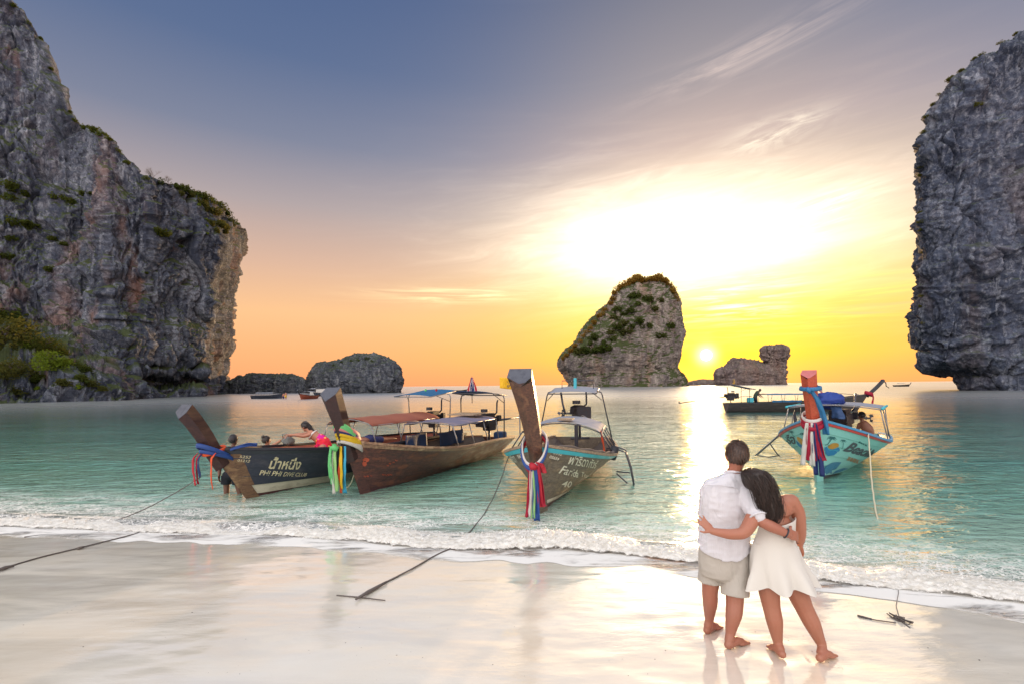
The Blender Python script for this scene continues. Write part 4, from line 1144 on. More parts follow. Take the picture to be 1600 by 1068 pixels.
        for k in range(ribs):
            xr = x0+(x1-x0)*k/(ribs-1); zz = z+dz*k/(ribs-1)
            pts = [(xr, q*hw*.97, zz+arch*(1-q*q)-.03) for q in np.linspace(-1, 1, 9)]
            b.pipe('canopy_rib', pts, .014, M[pm])
            if posts:
                for sd in (-1, 1):
                    t = xr/b.L
                    h = b.H(t, 1., sd, -.03)
                    b.pipe('canopy_post', [(xr, sd*hw*.96, zz-.03), (xr, h[1], h[2]+.03)], .016, M[pm])
        for sd in (-1, 1):
            b.pipe('side_rail', [(x0, sd*hw*.97, z-.03), (x1, sd*hw*.97, z+dz-.03)], .014, M[pm])
    def roof(b, x0, x1, hw, z, mat, tilt=0.0, pm='dsteel', xp=None, skew=0.0):
        xs = np.linspace(x0, x1, 12); ys = np.linspace(-1, 1, 11)
        Yg, Xg = np.meshgrid(ys, xs, indexing='ij'); fx = (Xg-x0)/(x1-x0)
        Z = z+tilt*(fx-.5)+.05*(1-Yg**2)-.02*np.sin(fx*math.pi)+.015*fbm(np.stack((Xg*2.5, Yg*2, 0*Xg), -1), 3, 8)
        MB().slab(np.stack((Xg, Yg*hw, Z), -1)[::-1], .014).build('top_roof', mat, b.root, True)
        e = .02
        fr = [(x0, -hw, z-tilt/2), (x0, hw, z-tilt/2), (x1, hw, z+tilt/2), (x1, -hw, z+tilt/2)]
        for i in range(4):
            p, q = fr[i], fr[(i+1) % 4]
            b.pipe('roof_bar', [(p[0], p[1], p[2]-e), (q[0], q[1], q[2]-e)], .016, M[pm])
        xp = xp if xp is not None else (x0+x1)/2
        for sd in (-1, 1):
            h = b.H(min(xp/b.L, .97), 1., sd, -.03)
            zz = z+tilt*((xp-x0)/(x1-x0)-.5)
            b.pipe('roof_post', [(xp, sd*hw, zz-.03), (xp, sd*(hw+.10), zz-.06), (xp, sd*(hw+.14), zz-.16), (xp, h[1], h[2])], .02, M[pm])
            b.pipe('roof_brace', [(xp, sd*(hw+.13), zz-.3), ((x0+xp)/2, sd*hw*.8, z-tilt/2*.8)], .011, M[pm])
    def engine(b, x, y, z, tail=2.6, tang=0.1, yaw=0.0, s=1.0):
        Mx = Matrix.Rotation(yaw, 4, 'Z')
        e = MB()
        e.box((0, 0, 0), (.62*s, .34*s, .3*s), bev=.03)
        e.box((-.02, 0, .2*s), (.5*s, .2*s, .14*s), bev=.02)
        e.box((.02, 0, -.22*s), (.46*s, .26*s, .16*s), bev=.02)
        for k in range(4):
            e.tube([(-.2*s+k*.13*s, .1*s, .26*s), (-.2*s+k*.13*s, .22*s, .2*s), (-.2*s+k*.13*s, .24*s, .02)], .022*s, 6)
        e.box((.3*s, -.2*s, .1), (.2*s, .12*s, .2*s), bev=.02)
        root = e.build('engine', M['iron'], b.root)
        root.location = (x, y, z); root.rotation_euler = (0, 0, yaw)
        MB().disc((-.37*s, 0, .02), .20*s, .06, 'x').disc((-.42*s, 0, .02), .07*s, .08, 'x').build('flywheel', M['dsteel'], root)
        MB().tube([(.1*s, -.16*s, .22*s), (.1*s, -.24*s, .3*s), (.12*s, -.24*s, .62*s), (.17*s, -.24*s, .7*s)], .028*s, 8).build('exhaust_pipe', M['dsteel'], root, True)
        MB().disc((-.1*s, .12*s, .36*s), .12*s, .1*s, 'z').build('air_filter', M['dsteel'], root)
        MB().box((-.5*s, 0, .05), (.05, .42*s, .4*s), bev=.015).build('radiator', M['iron'], root)
        MB().tube([(-.3*s, .1, -.1), (-1.0*s, .18, .02), (-1.5*s, .2, -.02)], .02*s, 6).build('steering_handle', M['steel'], root, True)
        MB().tube([(.3*s, 0, 0), (.3*s+tail, 0, -tail*math.tan(tang))], [.04*s, .03*s], 8).build('propeller_shaft', M['dsteel'], root, True)
        p = MB(); px, pz = .3*s+tail, -tail*math.tan(tang)
        p.disc((px, 0, pz), .035, .12, 'x')
        for k in range(3):
            a = k*2.094
            d = Vector((0, math.cos(a), math.sin(a))); w = Vector((.04, -math.sin(a)*.07, math.cos(a)*.07))
            c0 = Vector((px, 0, pz))
            p.add([tuple(c0+d*.03), tuple(c0+d*.1+w), tuple(c0+d*.17), tuple(c0+d*.1-w)], [(0, 1, 2, 3)])
        p.build('propeller', M['dsteel'], root)
        # pivot mount
        MB().tube([(0, 0, -.25*s), (0, 0, -.75*s)], .04, 8).tube([(0, -.3, -.72*s), (0, .3, -.72*s)], .04, 8).build('engine_mount', M['dsteel'], root, True)
        return root
def ribbon(mb_parent, name, mat, pts, width, wob=.02, seed=0, lat=(0, 1, 0), fold=.5):
    """a strip of cloth hanging along pts"""
    pts = np.asarray(pts, float); n = 26
    u = np.linspace(0, 1, len(pts)); uu = np.linspace(0, 1, n)
    c = np.stack([np.interp(uu, u, pts[:, k]) for k in range(3)], -1)
    for _ in range(2):
        c[1:-1] = (c[:-2]+2*c[1:-1]+c[2:])/4
    lat = np.array(lat, float); lat /= np.linalg.norm(lat)
    tan = np.gradient(c, axis=0); nor = np.cross(tan, lat); nor /= np.maximum(np.linalg.norm(nor, axis=1, keepdims=True), 1e-6)
    G = []
    for e in np.linspace(-1, 1, 9):
        ph = 3.1*e+seed+uu*4
        f = fbm(np.stack((uu*3, 0*uu+e*1.2, 0*uu+seed), -1), 2, 3)
        G.append(c+lat*(e*width*.84/2*(.55+.45*np.sqrt(uu)))[:, None]+nor*((np.sin(ph)*wob*fold+f*wob)*np.minimum(1, uu*4))[:, None])
    return MB().slab(np.array(G), .006).build(name, mat, mb_parent, True)
def wrap(parent, name, mat, centre, rx, ry, r, tilt=0.0, n=28, sag=0.0, h=2.2):
    """a band of cloth wound round a post (centre in boat coordinates)"""
    pts = []
    for k in range(n+1):
        a = 2*math.pi*k/n
        pts.append((centre[0]+rx*math.cos(a), centre[1]+ry*math.sin(a), centre[2]+tilt*math.cos(a)-sag*max(0, -math.cos(a))))
    rings = []
    for i in range(n):
        p = Vector(pts[i]); t = (Vector(pts[(i+1) % n])-Vector(pts[i-1])).normalized()
        out = Vector((p.x-centre[0], p.y-centre[1], 0)).normalized(); up = Vector((0, 0, 1))
        rings.append([p+out*r*math.cos(b)*.6+up*r*h*math.sin(b) for b in np.linspace(0, 2*math.pi, 9)[:-1]])
    rings.append(rings[0])
    return MB().loft(rings, False).build(name, mat, parent, True)
GRP = 'longtail boats moored off the beach'
def ell(cx, cy, rx, ry, rot=0.0, n=22, a0=0, a1=6.2832):
    c, s = math.cos(rot), math.sin(rot)
    return [(cx+rx*math.cos(a)*c-ry*math.sin(a)*s, cy+rx*math.cos(a)*s+ry*math.sin(a)*c) for a in np.linspace(a0, a1, n)]
def stroke(pts, w0, w1=None, n=10):
    """tapering brush stroke through pts, as one outline"""
    w1 = w0 if w1 is None else w1
    P0 = np.array(pts, float); u = np.linspace(0, 1, len(P0)); uu = np.linspace(0, 1, n)
    c = np.stack([np.interp(uu, u, P0[:, k]) for k in (0, 1)], -1)
    for _ in range(3):
        c[1:-1] = (c[:-2]+2*c[1:-1]+c[2:])/4
    t = np.gradient(c, axis=0); t /= np.maximum(np.linalg.norm(t, axis=1, keepdims=True), 1e-6)
    nn = np.stack((-t[:, 1], t[:, 0]), -1); w = np.linspace(w0, w1, n)[:, None]/2
    return [tuple(q) for q in c+nn*w]+[tuple(q) for q in (c-nn*w)[::-1]]
def pix_decal(b, name, polys, side, mat, tr, off=.006):
    """outlines given in picture coordinates, laid on the hull where they stand"""
    V, Fc = [], []
    for pl in polys:
        base = len(V)
        for q in pl:
            t, v = b.find(*tr(q), side); V.append(b.skin(t, v, side, off+.004))
        Fc.append(tuple(range(base, len(V))))
    me = bpy.data.meshes.new(name); me.from_pydata([tuple(map(float, q)) for q in V], [], Fc)
    bm = bmesh.new(); bm.from_mesh(me); bmesh.ops.triangulate(bm, faces=bm.faces); bm.to_mesh(me); bm.free()
    return link(name, me, mat, b.root, False)
def palm(cx, cy, s, bx, by, flip=1):
    out = [stroke([(cx, cy), ((cx+bx)/2+flip*6*s, (cy+by)/2), (bx, by)], 5*s, 9*s)]
    for a, l in ((-2.9, 62), (-2.45, 66), (-1.9, 50), (-1.25, 44), (-.65, 56), (-.2, 60), (.3, 44), (2.7, 40)):
        ex, ey = cx+math.cos(a)*l*s, cy+math.sin(a)*l*s*.62+.34*l*s
        out.append(stroke([(cx, cy), (cx+math.cos(a)*l*s*.6, cy+math.sin(a)*l*s*.62), (ex, ey)], 13*s, 2*s))
    return out
# ---- 1: the dark boat at the far left
b1 = Boat('longtail_boat', 'navy black longtail boat with cream lettering and a leaning prow, leftmost of the moored boats', PZ(391, 777), 66, 8.3, .95, (1.14, .78, .62), -.22, .78, GRP,
          'hull1', {0: 'maroon', 1: 'cream'}, 'black', 6, 'rust', 'stem1', rubc='black')
b1.post([(.62, 0, .78), (.82, 0, 1.1), (1.0, 0, 1.42), (1.20, .0, 1.72), (1.42, 0, 1.98)], .17, .33, M['post1'], M['greycap'], .30, .30, cut=.10)
# broad bare timber facing of the bow
for sd in (-1, 1):
    G = []
    for v in np.linspace(.34, .97, 14):
        G.append([b1.skin(t, v, sd, .008) for t in np.linspace(.0, .022+.008*v, 5)])
    MB().grid(np.array(G)[:, ::sd]).build('bow_facing', M['stem1'], b1.root, True)
b1.text('5252', [(374, 710.3), (391.5, 711.5), (390.5, 716), (373, 714.5)], -1, M['inkc'], .25, .01)
b1.text('01212', [(371.5, 716.5), (391, 717.7), (390, 722), (371, 720.7)], -1, M['inkc'], .25, .01)
b1.text('น้ำหนึ่ง', [(423, 712.5), (472, 714.5), (469, 733), (419, 732)], -1, M['inkc'], .2, .022)
b1.text('PHi PHi', [(406, 733.3), (440.5, 735.6), (439, 743.0), (403.8, 741.2)], -1, M['inkc'], .25, .022)
b1.text('DIVE CLUB', [(443, 736.4), (480, 738), (478.5, 743.6), (441.5, 743.2)], -1, M['inkc'], .25, .012)
b1.canopy(3.0, 6.3, .80, 1.36, .16, M['canred'], .015, .03, seed=1)
b1.roof(5.9, 7.5, .72, 2.13, M['canblue'], .16, 'steel', 6.9)
b1.engine(7.35, .1, 1.22, 2.4, .12, .1)
for y, mk in ((-.2, 'rgreen'), (-.62, 'rred')):
    MB().box((0, 0, 0), (.07, .07, .09), bev=.02).build('navigation_light', M[mk], b1.root).location = (6.4, y, 2.24)
for x in (2.0, 2.55):
    b1.pipe('seat_rail', [(x, -.45, .55), (x, -.45, .86), (x+.04, .25, .86), (x+.04, .25, .55)], .014)
b1.pipe('whip_pole', [(3.5, .78, .7), (3.5, .78, 1.9)], .016)
# ---- 2: the red-brown boat
b2 = Boat('longtail_boat', 'red brown varnished longtail boat with mauve awning and green yellow ribbons, second from the left', PZ(567, 770), 68, 7.5, .95, (1.2, .68, .50), -.22, .5, GRP,
          'hull2', {0: 'maroon'}, 'rail2', 6, 'inner', 'hull2', rubc='rail2')
b2.post([(.34, 0, .8), (.5, 0, 1.17), (.66, 0, 1.5), (.82, 0, 1.85), (1.02, .0, 2.3)], .20, .40, M['post1'], M['greycap'], .30, .34, cut=.16)
b2.canopy(2.75, 5.6, .80, 1.33, .07, M['canpur'], .03, .03, seed=5)
MB().slab(np.array([[(4.6+a*.9, e*.5, 1.47+.02*a) for a in np.linspace(0, 1, 4)] for e in (.9, 0, -.9)]), .03).build('roof_board', M['deck'], b2.root)
b2.roof(5.35, 6.75, .68, 2.1, M['cannavy'], -.10, 'dsteel', 6.2)
b2.engine(6.75, 0, 1.12, 2.1, .0, -.12, 1.05)
def side_tarp(b, x0, x1, side, top, bot, mat, seed):
    n = 26; xs = np.linspace(x0, x1, n)
    G = []
    for q in np.linspace(1, 0, 10):
        z = bot+(top-bot)*q
        G.append([(x, side*(b.half(x/b.L, bot)-.05)+.03*math.sin(x*9+seed)*(1-q), z-.03*abs(math.sin((x-x0)*4))*q) for x in xs])
    MB().slab(np.array(G), .01).build('side_tarpaulin', mat, b.root, True)
side_tarp(b2, 2.75, 3.9, 1, 1.0, .5, M['tarp'], 1); side_tarp(b2, 4.6, 6.1, 1, .92, .45, M['tarp'], 2)
MB().box((0, 0, 0), (.42, .34, .3), bev=.03).build('fuel_crate', M['tarp'], b2.root).location = (6.75, -.42, .62)
for k in range(5):
    MB().tube([(2.3+.1*k, -.1-.05*k, .62+.02*k), (2.55+.06*k, .2-.1*k, .66), (2.75, -.2+.1*k, .62)], .022, 6).build('coiled_line', M['ora'], b2.root, True)
pix_decal(b2, 'emblem', [ell(571.5, 718, 5.2, 3.6, -.2), ell(569.5, 724, 3.4, 3.6)], -1, M['inkr'], lambda q: q)
pix_decal(b2, 'faded_lettering', [stroke([(x, y), (x+1.2, y-2.5), (x+1.8, y+1.5), (x+3.2, y-1.2)], .7) for x, y in ((597, 741), (601, 742), (605, 741.5), (609, 741.3), (568, 744), (573, 743.6), (578, 743), (604, 727), (608, 724), (613, 722), (617, 719))], -1, M['inkr'], lambda q: q)
# ---- 3: the grey-brown boat seen from the bow
b3 = Boat('longtail_boat', 'grey brown plank longtail boat with aqua trim, seen bow on in mid bay', PZ(846, 799), 76.5, 7.5, 1.28, (1.30, .66, .62), -.2, .5, GRP,
          'hull3', {0: 'maroon'}, 'deck', 6, 'inner', 'hull3', rubc='aqua')
G = []
b3.post([(.34, 0, .9), (.48, .02, 1.3), (.60, .06, 1.7), (.75, .12, 2.15), (.92, .2, 2.60)], .24, .43, M['post3'], M['greycap'], .32, .34, cut=.22)
for sd in (-1, 1):    # cream boot line above the waterline
    tt = np.linspace(0, .62, 26)
    A = np.array([b3.skin(t, 1/6+.02, sd, .004) for t in tt]); B = np.array([b3.skin(t, 1/6+.07, sd, .004) for t in tt])
    MB().grid(np.stack((A, B))).build('boot_line', M['cream'], b3.root)
S = -1
b3.text('5952', [(866, 704), (879, 706.5), (877, 711.2), (863.5, 708.6)], S, M['inkw'], .2, .02)
b3.text('05654', [(859, 710), (873.5, 714), (872, 719), (857.5, 714.5)], S, M['inkw'], .2, .02)
b3.text('ฟาริดา', [(893, 709), (920, 714), (916.7, 729), (886.5, 724)], S, M['inkw'], .1, .012)
b3.text('ทัวร์', [(922.5, 715.5), (935, 718.5), (930, 731), (918.5, 729.5)], S, M['inkw'], .1, .01)
b3.text('Farida', [(879.5, 726), (905, 734.5), (902, 745.3), (872.5, 738.3)], S, M['inkw'], .15, .012)
b3.text('Tour', [(909.5, 736), (919, 739), (917, 746.2), (907, 743.6)], S, M['inkw'], .15, .01)
b3.text('40', [(880.5, 750), (894.5, 751), (890.5, 760.8), (876, 759)], S, M['inkw'], .15, .012)
b3.text('5952', [(804.5, 702.5), (814, 701), (815, 706.5), (806.5, 708.5)], 1, M['inkw'], -.2, .02)
b3.text('05654', [(807.5, 709.5), (816.5, 707.5), (818.5, 713), (811, 715.5)], 1, M['inkw'], -.2, .02)
b3.text('ฟาริดา', [(794, 711), (802, 708), (808.5, 721), (801.5, 724)], 1, M['inkw'], -.1, .012)
b3.canopy(2.7, 4.9, .98, 1.26, .22, M['cangrey'], .015, .06, pm='dsteel', seed=9)
MB().slab(np.array([[(2.75+a*.5, e*.18-.1, 1.53) for a in (0, .5, 1)] for e in (1, 0, -1)]), .03).build('roof_board', M['deck'], b3.root)
b3.roof(5.2, 6.5, .70, 2.20, M['cangrey'], .14, 'dsteel', 5.85)
b3.pipe('roof_rack', [(6.2, .42, 2.25), (6.2, .42, 2.5), (6.2, -.55, 2.5), (6.2, -.55, 2.25)], .014, M['dsteel'])
MB().tube([(6.1, 0, 2.25), (6.1, 0, 2.58)], .05, 10).build('lamp_post', M['aqua'], b3.root)
b3.engine(6.4, -.1, 1.45, 2.3, .05, .35, 1.05)
MB().tube([(6.3, .0, .3), (6.3, 0, 1.1)], .06, 8).build('engine_stand', M['dsteel'], b3.root)
# orange cloth and fender at the right of the awning
ribbon(b3.root, 'orange_cloth', M['ora'], [(2.75, -.95, 1.28), (2.75, -.99, 1.05), (2.8, -1.02, .8), (2.8, -1.05, .62)], .26, .03, 3, (1, .2, 0))
ribbon(b3.root, 'orange_cloth', M['ora'], [(3.2, .9, 1.26), (3.2, .9, 1.12), (3.2, .88, 1.02)], .55, .05, 5, (1, 0, 0))
MB().tube([(2.8, -1.2, .62), (2.95, -1.28, .86)], .1, 14).build('fender', M['rubber'], b3.root, True)
b3.pipe('hanging_line', [(5.4, .35, 2.15), (5.42, .3, 1.8), (5.4, .22, 1.5)], .03, M['dsteel'])
# rope laid along the rail
b3.pipe('rail_rope', [tuple(b3.H(t, 1, -1, -.06)+np.array((0, 0, .06+.012*math.sin(t*90)))) for t in np.linspace(.05, .42, 40)], .035, M['rope'])
# ---- 4: the turquoise boat
b4 = Boat('longtail_boat', 'turquoise longtail boat painted with palms and a dolphin, red rimmed, at the right', PZ(1278, 752), 50, 6.6, 1.24, (1.52, .76, .66), -.2, .6, GRP,
          'hull4', {0: 'black'}, 'blue', 6, 'inner', 'hull4', rubc='redp', rublo=.95)
b4.post([(.44, 0, 1.05), (.58, 0, 1.5), (.66, .02, 1.9), (.74, .04, 2.25), (.82, .05, 2.62)], .24, .31, M['post4'], paint('faded_pink_end', srgb(196, 110, 110), None, .3), .32, .32, cut=.15)
Z6 = lambda q: (1200+q[0]/8, 640+q[1]/8)
pix_decal(b4, 'palm_painting', palm(800, 355, 1.1, 722, 440)+palm(945, 385, .72, 925, 480), -1, M['inkg'], Z6)
pix_decal(b4, 'sun_painting', [ell(815, 447, 66, 36, -.25)], -1, M['inko'], Z6, .009)
pix_decal(b4, 'wave_painting', [[(706, 470), (730, 455), (750, 478), (800, 492), (850, 478), (892, 470), (895, 500), (870, 520), (850, 510), (858, 530), (810, 565), (750, 572), (716, 545)]], -1, M['inkb'], Z6, .012)
pix_decal(b4, 'wave_highlight', [stroke([(735, 462), (745, 495), (800, 508), (850, 495), (880, 505)], 8, 4)], -1, M['aqua'], Z6, .015)
pix_decal(b4, 'dolphin_painting', [[(668, 795), (690, 735), (730, 690), (790, 660), (850, 646), (918, 648), (900, 668), (878, 690), (862, 725), (838, 742), (800, 752), (790, 795), (768, 782), (745, 790), (715, 815), (690, 838)],
                                   [(795, 798), (840, 760), (900, 735), (960, 722), (1005, 730), (950, 748), (890, 772)]], -1, M['inkn'], Z6)
pix_decal(b4, 'surf_painting', [[(608, 850), (612, 790), (630, 720), (655, 735), (690, 712), (686, 760), (672, 790), (690, 815), (660, 835), (640, 820)]], -1, M['inkb'], Z6, .008)
b4.text('Beachline', [(1331, 689.5), (1372, 703), (1364, 722), (1316.5, 703.5)], -1, M['inkd'], .15, .04)
pix_decal(b4, 'lettering_plate', [[(1326+a, 712.5+a*.33), (1326+a+w, 712.5+(a+w)*.33), (1323+a+w, 718+(a+w)*.33), (1323+a, 718+a*.33)] for a, w in ((0, 3.4), (4.2, 3), (8, 4.4), (13.2, 3.4), (17.3, 4))], -1, M['inkt'], lambda q: q)
pix_decal(b4, 'small_lettering', [[(1342+a, 688.5+a*.48), (1342+a+w, 688.5+(a+w)*.48), (1341.5+a+w, 690.4+(a+w)*.48), (1341.5+a, 690.4+a*.48)] for a, w in ((0, 2), (2.8, 3), (6.6, 2.4), (10, 3))], -1, M['inkg'], lambda q: q)
pix_decal(b4, 'palm_painting', palm(440, 300, .75, 472, 372, -1)+palm(290, 275, .7, 330, 330, -1), 1, M['inkg'], Z6)
pix_decal(b4, 'sun_painting', [ell(418, 388, 76, 26, .75)], 1, M['inko'], Z6, .009)
pix_decal(b4, 'wave_painting', [[(352, 375), (372, 392), (410, 430), (452, 458), (480, 470), (482, 515), (455, 505), (410, 468), (370, 425)]], 1, M['inkb'], Z6, .012)
b4.text('เรือ', [(1228, 678), (1241, 676.5), (1244, 693), (1231, 692)], 1, M['inkd'], -.2, .03)
b4.canopy(2.55, 4.6, 1.12, 1.66, .10, M['cangrey'], .02, .0, pm='steel', ribs=3, seed=12)
for k, sd in enumerate((-1, 1)):
    b4.pipe('awning_edge', [(2.5, sd*1.12, 1.66), (4.65, sd*1.12, 1.66)], .035, M['aqua'])
b4.engine(5.25, .0, 1.2, 2.2, .05, -.2, 1.15)
# bundled blue tarpaulin dumped on the awning
def bundle(b, c, r, mat, seed):
    th, ph = np.meshgrid(np.linspace(0, 2*math.pi, 40, endpoint=False), np.linspace(-1.5, 1.5, 22), indexing='ij')
    n = np.stack((np.cos(th)*np.cos(ph), np.sin(th)*np.cos(ph), np.sin(ph)), -1)
    d = 1+.28*fbm(n*1.6+seed, 3, 4)+.12*fbm(n*5+seed, 3, 6, .5, True)
    V = n*d[..., None]*np.array(r)+np.array(c)
    MB().grid(V.transpose(1, 0, 2), True).build('tarpaulin_bundle', mat, b.root, True)
bundle(b4, (3.1, .12, 1.84), (.42, .36, .24), M['tarp2'] if 'tarp2' in M else cloth('royal_tarpaulin', srgb(38, 66, 150), .6, .1), 3)
ribbon(b4.root, 'tarpaulin_tail', M['tarp'], [(3.0, .0, 1.86), (2.62, -.08, 1.68), (2.55, -.12, 1.5), (2.55, -.14, 1.36)], .42, .06, 2, (.5, 1, 0))
ribbon(b4.root, 'furled_awning', M['dsteel'], [(2.7, .95, 1.66), (2.7, .93, 1.3), (2.75, .92, .95)], .16, .04, 6, (1, .4, 0))
# ---- 5: the long dark boat crossing behind
b5 = Boat('longtail_boat', 'long low dark longtail boat lying broadside behind the turquoise boat, blue flat awning', PZ(1338, 641, 0)*np.array((40/PZ(1338, 641)[1],)*2+(0,)), 181, 10.8, .85, (1.35, .78, .72), -.2, .9, 'longtail boats further out',
          'hull5', None, 'black', 4, 'inner', 'hull5', pts=30)
b5.post([(.9, 0, 1.2), (1.3, 0, 1.55), (1.8, 0, 1.98), (2.3, 0, 2.5)], .2, .3, M['black'], M['greycap'], .26, .26, cut=.05)
ribbon(b5.root, 'prow_streamer', M['black'], [(-2.25, .05, 2.45), (-2.45, .05, 2.3), (-2.5, .05, 2.0), (-2.7, .05, 1.85)], .14, .05, 3, (0, 1, .2))
wrap(b5.root, 'prow_garland', M['rcrim'], (-1.05, 0, 1.4), .3, .22, .07, .1)
ribbon(b5.root, 'prow_streamer', M['rcrim'], [(-1.2, .2, 1.4), (-1.25, .22, 1.0), (-1.2, .22, .6)], .2, .05, 1, (1, 0, 0))
b5.canopy(2.2, 7.7, .7, 1.45, .05, M['canblue'], .02, .02, pm='dsteel', ribs=6, seed=2)
b5.pipe('awning_pole', [(-.2, .0, 1.35), (2.2, 0, 1.5)], .02, M['dsteel'])
side_tarp(b5, 5.0, 7.4, 1, .98, .74, M['canblue'], 4)
b5.roof(8.6, 10.2, .55, 2.05, M['cangrey'], .35, 'dsteel', 9.2)
b5.engine(10.4, 0, 1.3, 3.9, .13, .0, 1.1)
MB().box((0, 0, 0), (.45, .4, .4), bev=.05).build('fuel_drum', M['aqua'], b5.root).location = (8.9, .2, 1.0)
b5.pipe('mast', [(10.0, -.2, 2.1), (10.05, -.2, 2.7)], .03, M['dsteel'])
ribbon(b5.root, 'small_flag', M['ryellow'], [(10.05, -.2, 2.7), (10.0, -.25, 2.5), (10.0, -.25, 2.3)], .2, .03, 1, (1, 0, 0))

# ------------------------------------------------------------------ cloths tied to the prows
def prow_cloth(b, label, make, name='prow_ribbons'):
    t = bpy.data.objects.new(name, None); COL.objects.link(t)
    t.location = b.root.location; t.rotation_euler = b.root.rotation_euler
    tag(t, label, 'ribbons', 'ribbons tied to the prows'); make(t)
def rib1(t):
    wrap(t, 'blue_cord', M['rblue'], (-.80, 0, 1.10), .32, .20, .035, -.16, h=1.4)
    wrap(t, 'blue_cord', M['rblue'], (-.74, 0, 1.02), .32, .20, .03, -.12, h=1.4)
    wrap(t, 'orange_band', M['rorange'], (-.80, 0, 1.12), .22, .16, .022, .06, h=1.6)
    ribbon(t, 'blue_cord_end', M['rblue'], [(-.6, -.2, 1.12), (-.45, -.26, 1.17), (-.28, -.32, 1.2), (-.1, -.36, 1.17)], .09, .03, 2, (0, .2, 1))
    for x, y, mk, ln, s in ((-1.14, .12, 'rred', .52, 1), (-1.1, .03, 'rnavy', .36, 2), (-1.0, -.2, 'rorange', .60, 3), (-1.1, .08, 'rcrim', .50, 4)):
        ribbon(t, 'ribbon', M[mk], [(x+.1, y, 1.10), (x, y, 1.0), (x-.01, y-.01, 1.0-ln*.5), (x+.02, y-.02, 1.0-ln)], .10, .02, s, (.4, 1, 0))
prow_cloth(b1, 'red blue and orange ribbons knotted round the leaning prow of the navy black boat', rib1)
def rib2(t):
    for z, mk, dx in ((1.12, 'rwhite', .02), (1.19, 'ryellow', 0), (1.27, 'ryellow', -.03), (1.34, 'rnavy', -.05), (1.39, 'rpink', -.07), (1.30, 'rpink', -.03)):
        wrap(t, 'cloth_band', M[mk], (-.42+dx, 0, z), .30, .21, .035, -.15, h=2.2)
    wrap(t, 'green_sash', M['rgreen'], (-.50, 0, 1.36), .30, .21, .035, -.24, h=2.2)
    MB().tube([(-.78, .08, 1.16), (-.84, .05, 1.12), (-.8, -.02, 1.08)], [.05, .07, .05], 10).build('knot', M['rgreen'], t, True)
    for x, y, mk, ln, w, s in ((-.80, .16, 'rgreen', .80, .17, 1), (-.78, .06, 'rlime', .95, .15, 2), (-.74, -.05, 'ryellow', .90, .15, 3), (-.70, -.12, 'rcyan', 1.0, .14, 4), (-.72, -.02, 'rorange', 1.0, .08, 5), (-.78, .12, 'rwhite', 1.02, .08, 6)):
        ribbon(t, 'ribbon', M[mk], [(x, y, 1.14), (x-.03, y, .8), (x+.02, y+.03, .5), (x+.08, y+.06, 1.14-ln)], w, .035, s, (.3, 1, 0))
prow_cloth(b2, 'green yellow and blue sashes hanging from the prow of the red brown boat', rib2)
def rib3(t):
    for z, mk, r in ((1.34, 'rwhite', .0), (1.29, 'rblue', .02), (1.24, 'rred', -.01)):
        wrap(t, 'cloth_band', M[mk], (-.46, .03, z), .27+r, .215+r, .028, .20, sag=.16, h=1.5)
    MB().tube([(-.76, .04, 1.02), (-.8, 0, .98), (-.76, -.05, .95)], [.04, .07, .04], 10).build('knot', M['rred'], t, True)
    ribbon(t, 'knot_tail', M['rred'], [(-.74, -.06, 1.05), (-.72, -.14, 1.0), (-.7, -.17, .86)], .13, .03, 1, (.2, 1, 0))
    for y, mk, ln, w, s in ((.10, 'rcrim', .99, .07, 1), (.06, 'rwhite', .97, .09, 2), (.0, 'rlime', 1.0, .09, 3), (-.06, 'rblue', 1.04, .13, 4), (-.02, 'rblue', 1.0, .09, 6), (-.13, 'rred', .80, .12, 5), (-.17, 'rcrim', .78, .1, 7)):
        ribbon(t, 'ribbon', M[mk], [(-.76, y*.5, 1.0), (-.72, y*.8+.0, .66), (-.66, y+.02, .3), (-.66, y*1.2+.03, 1.06-ln)], w, .03, s, (.1, 1, 0))
prow_cloth(b3, 'white blue and red ribbons hanging down the bow of the grey brown boat', rib3)
def rib4(t):
    for z, mk, r in ((1.62, 'rwhite', .0), (1.56, 'rcrim', .01), (1.50, 'rwhite', .0), (1.46, 'rcrim', .02)):
        wrap(t, 'cloth_band', M[mk], (-.56, .0, z), .25+r, .22+r, .03, .08, sag=.06, h=1.8)
    for y, mk, ln, w, s in ((.14, 'rwhite', .98, .13, 1), (.07, 'rcrim', .86, .12, 2), (.0, 'rwhite', .98, .14, 3), (-.08, 'rcrim', .86, .12, 4), (-.05, 'rnavy', 1.18, .12, 5), (-.16, 'rcrim', .84, .13, 6), (-.13, 'rnavy', 1.2, .13, 7)):
        ribbon(t, 'ribbon', M[mk], [(-.84, y*.6, 1.46), (-.80, y*.9, 1.1), (-.76, y*1.2, .75), (-.74, y*1.4, 1.46-ln)], w, .03, s, (.1, 1, 0))
    wrap(t, 'blue_sash', M['rsky'], (-.72, .03, 2.24), .25, .21, .03, .02, h=1.5)
    MB().tube([(-.98, .05, 2.26), (-1.02, .02, 2.2), (-.98, 0, 2.14)], [.03, .05, .03], 8).build('sash_knot', M['rsky'], t, True)
    ribbon(t, 'blue_sash_end', M['rsky'], [(-.95, .0, 2.22), (-.9, -.12, 2.0), (-.8, -.2, 1.7), (-.7, -.25, 1.4), (-.66, -.26, 1.2)], .17, .04, 3, (.2, 1, 0))
prow_cloth(b4, 'crimson and white ribbons hanging in front of the turquoise bow, blue sash above', rib4)
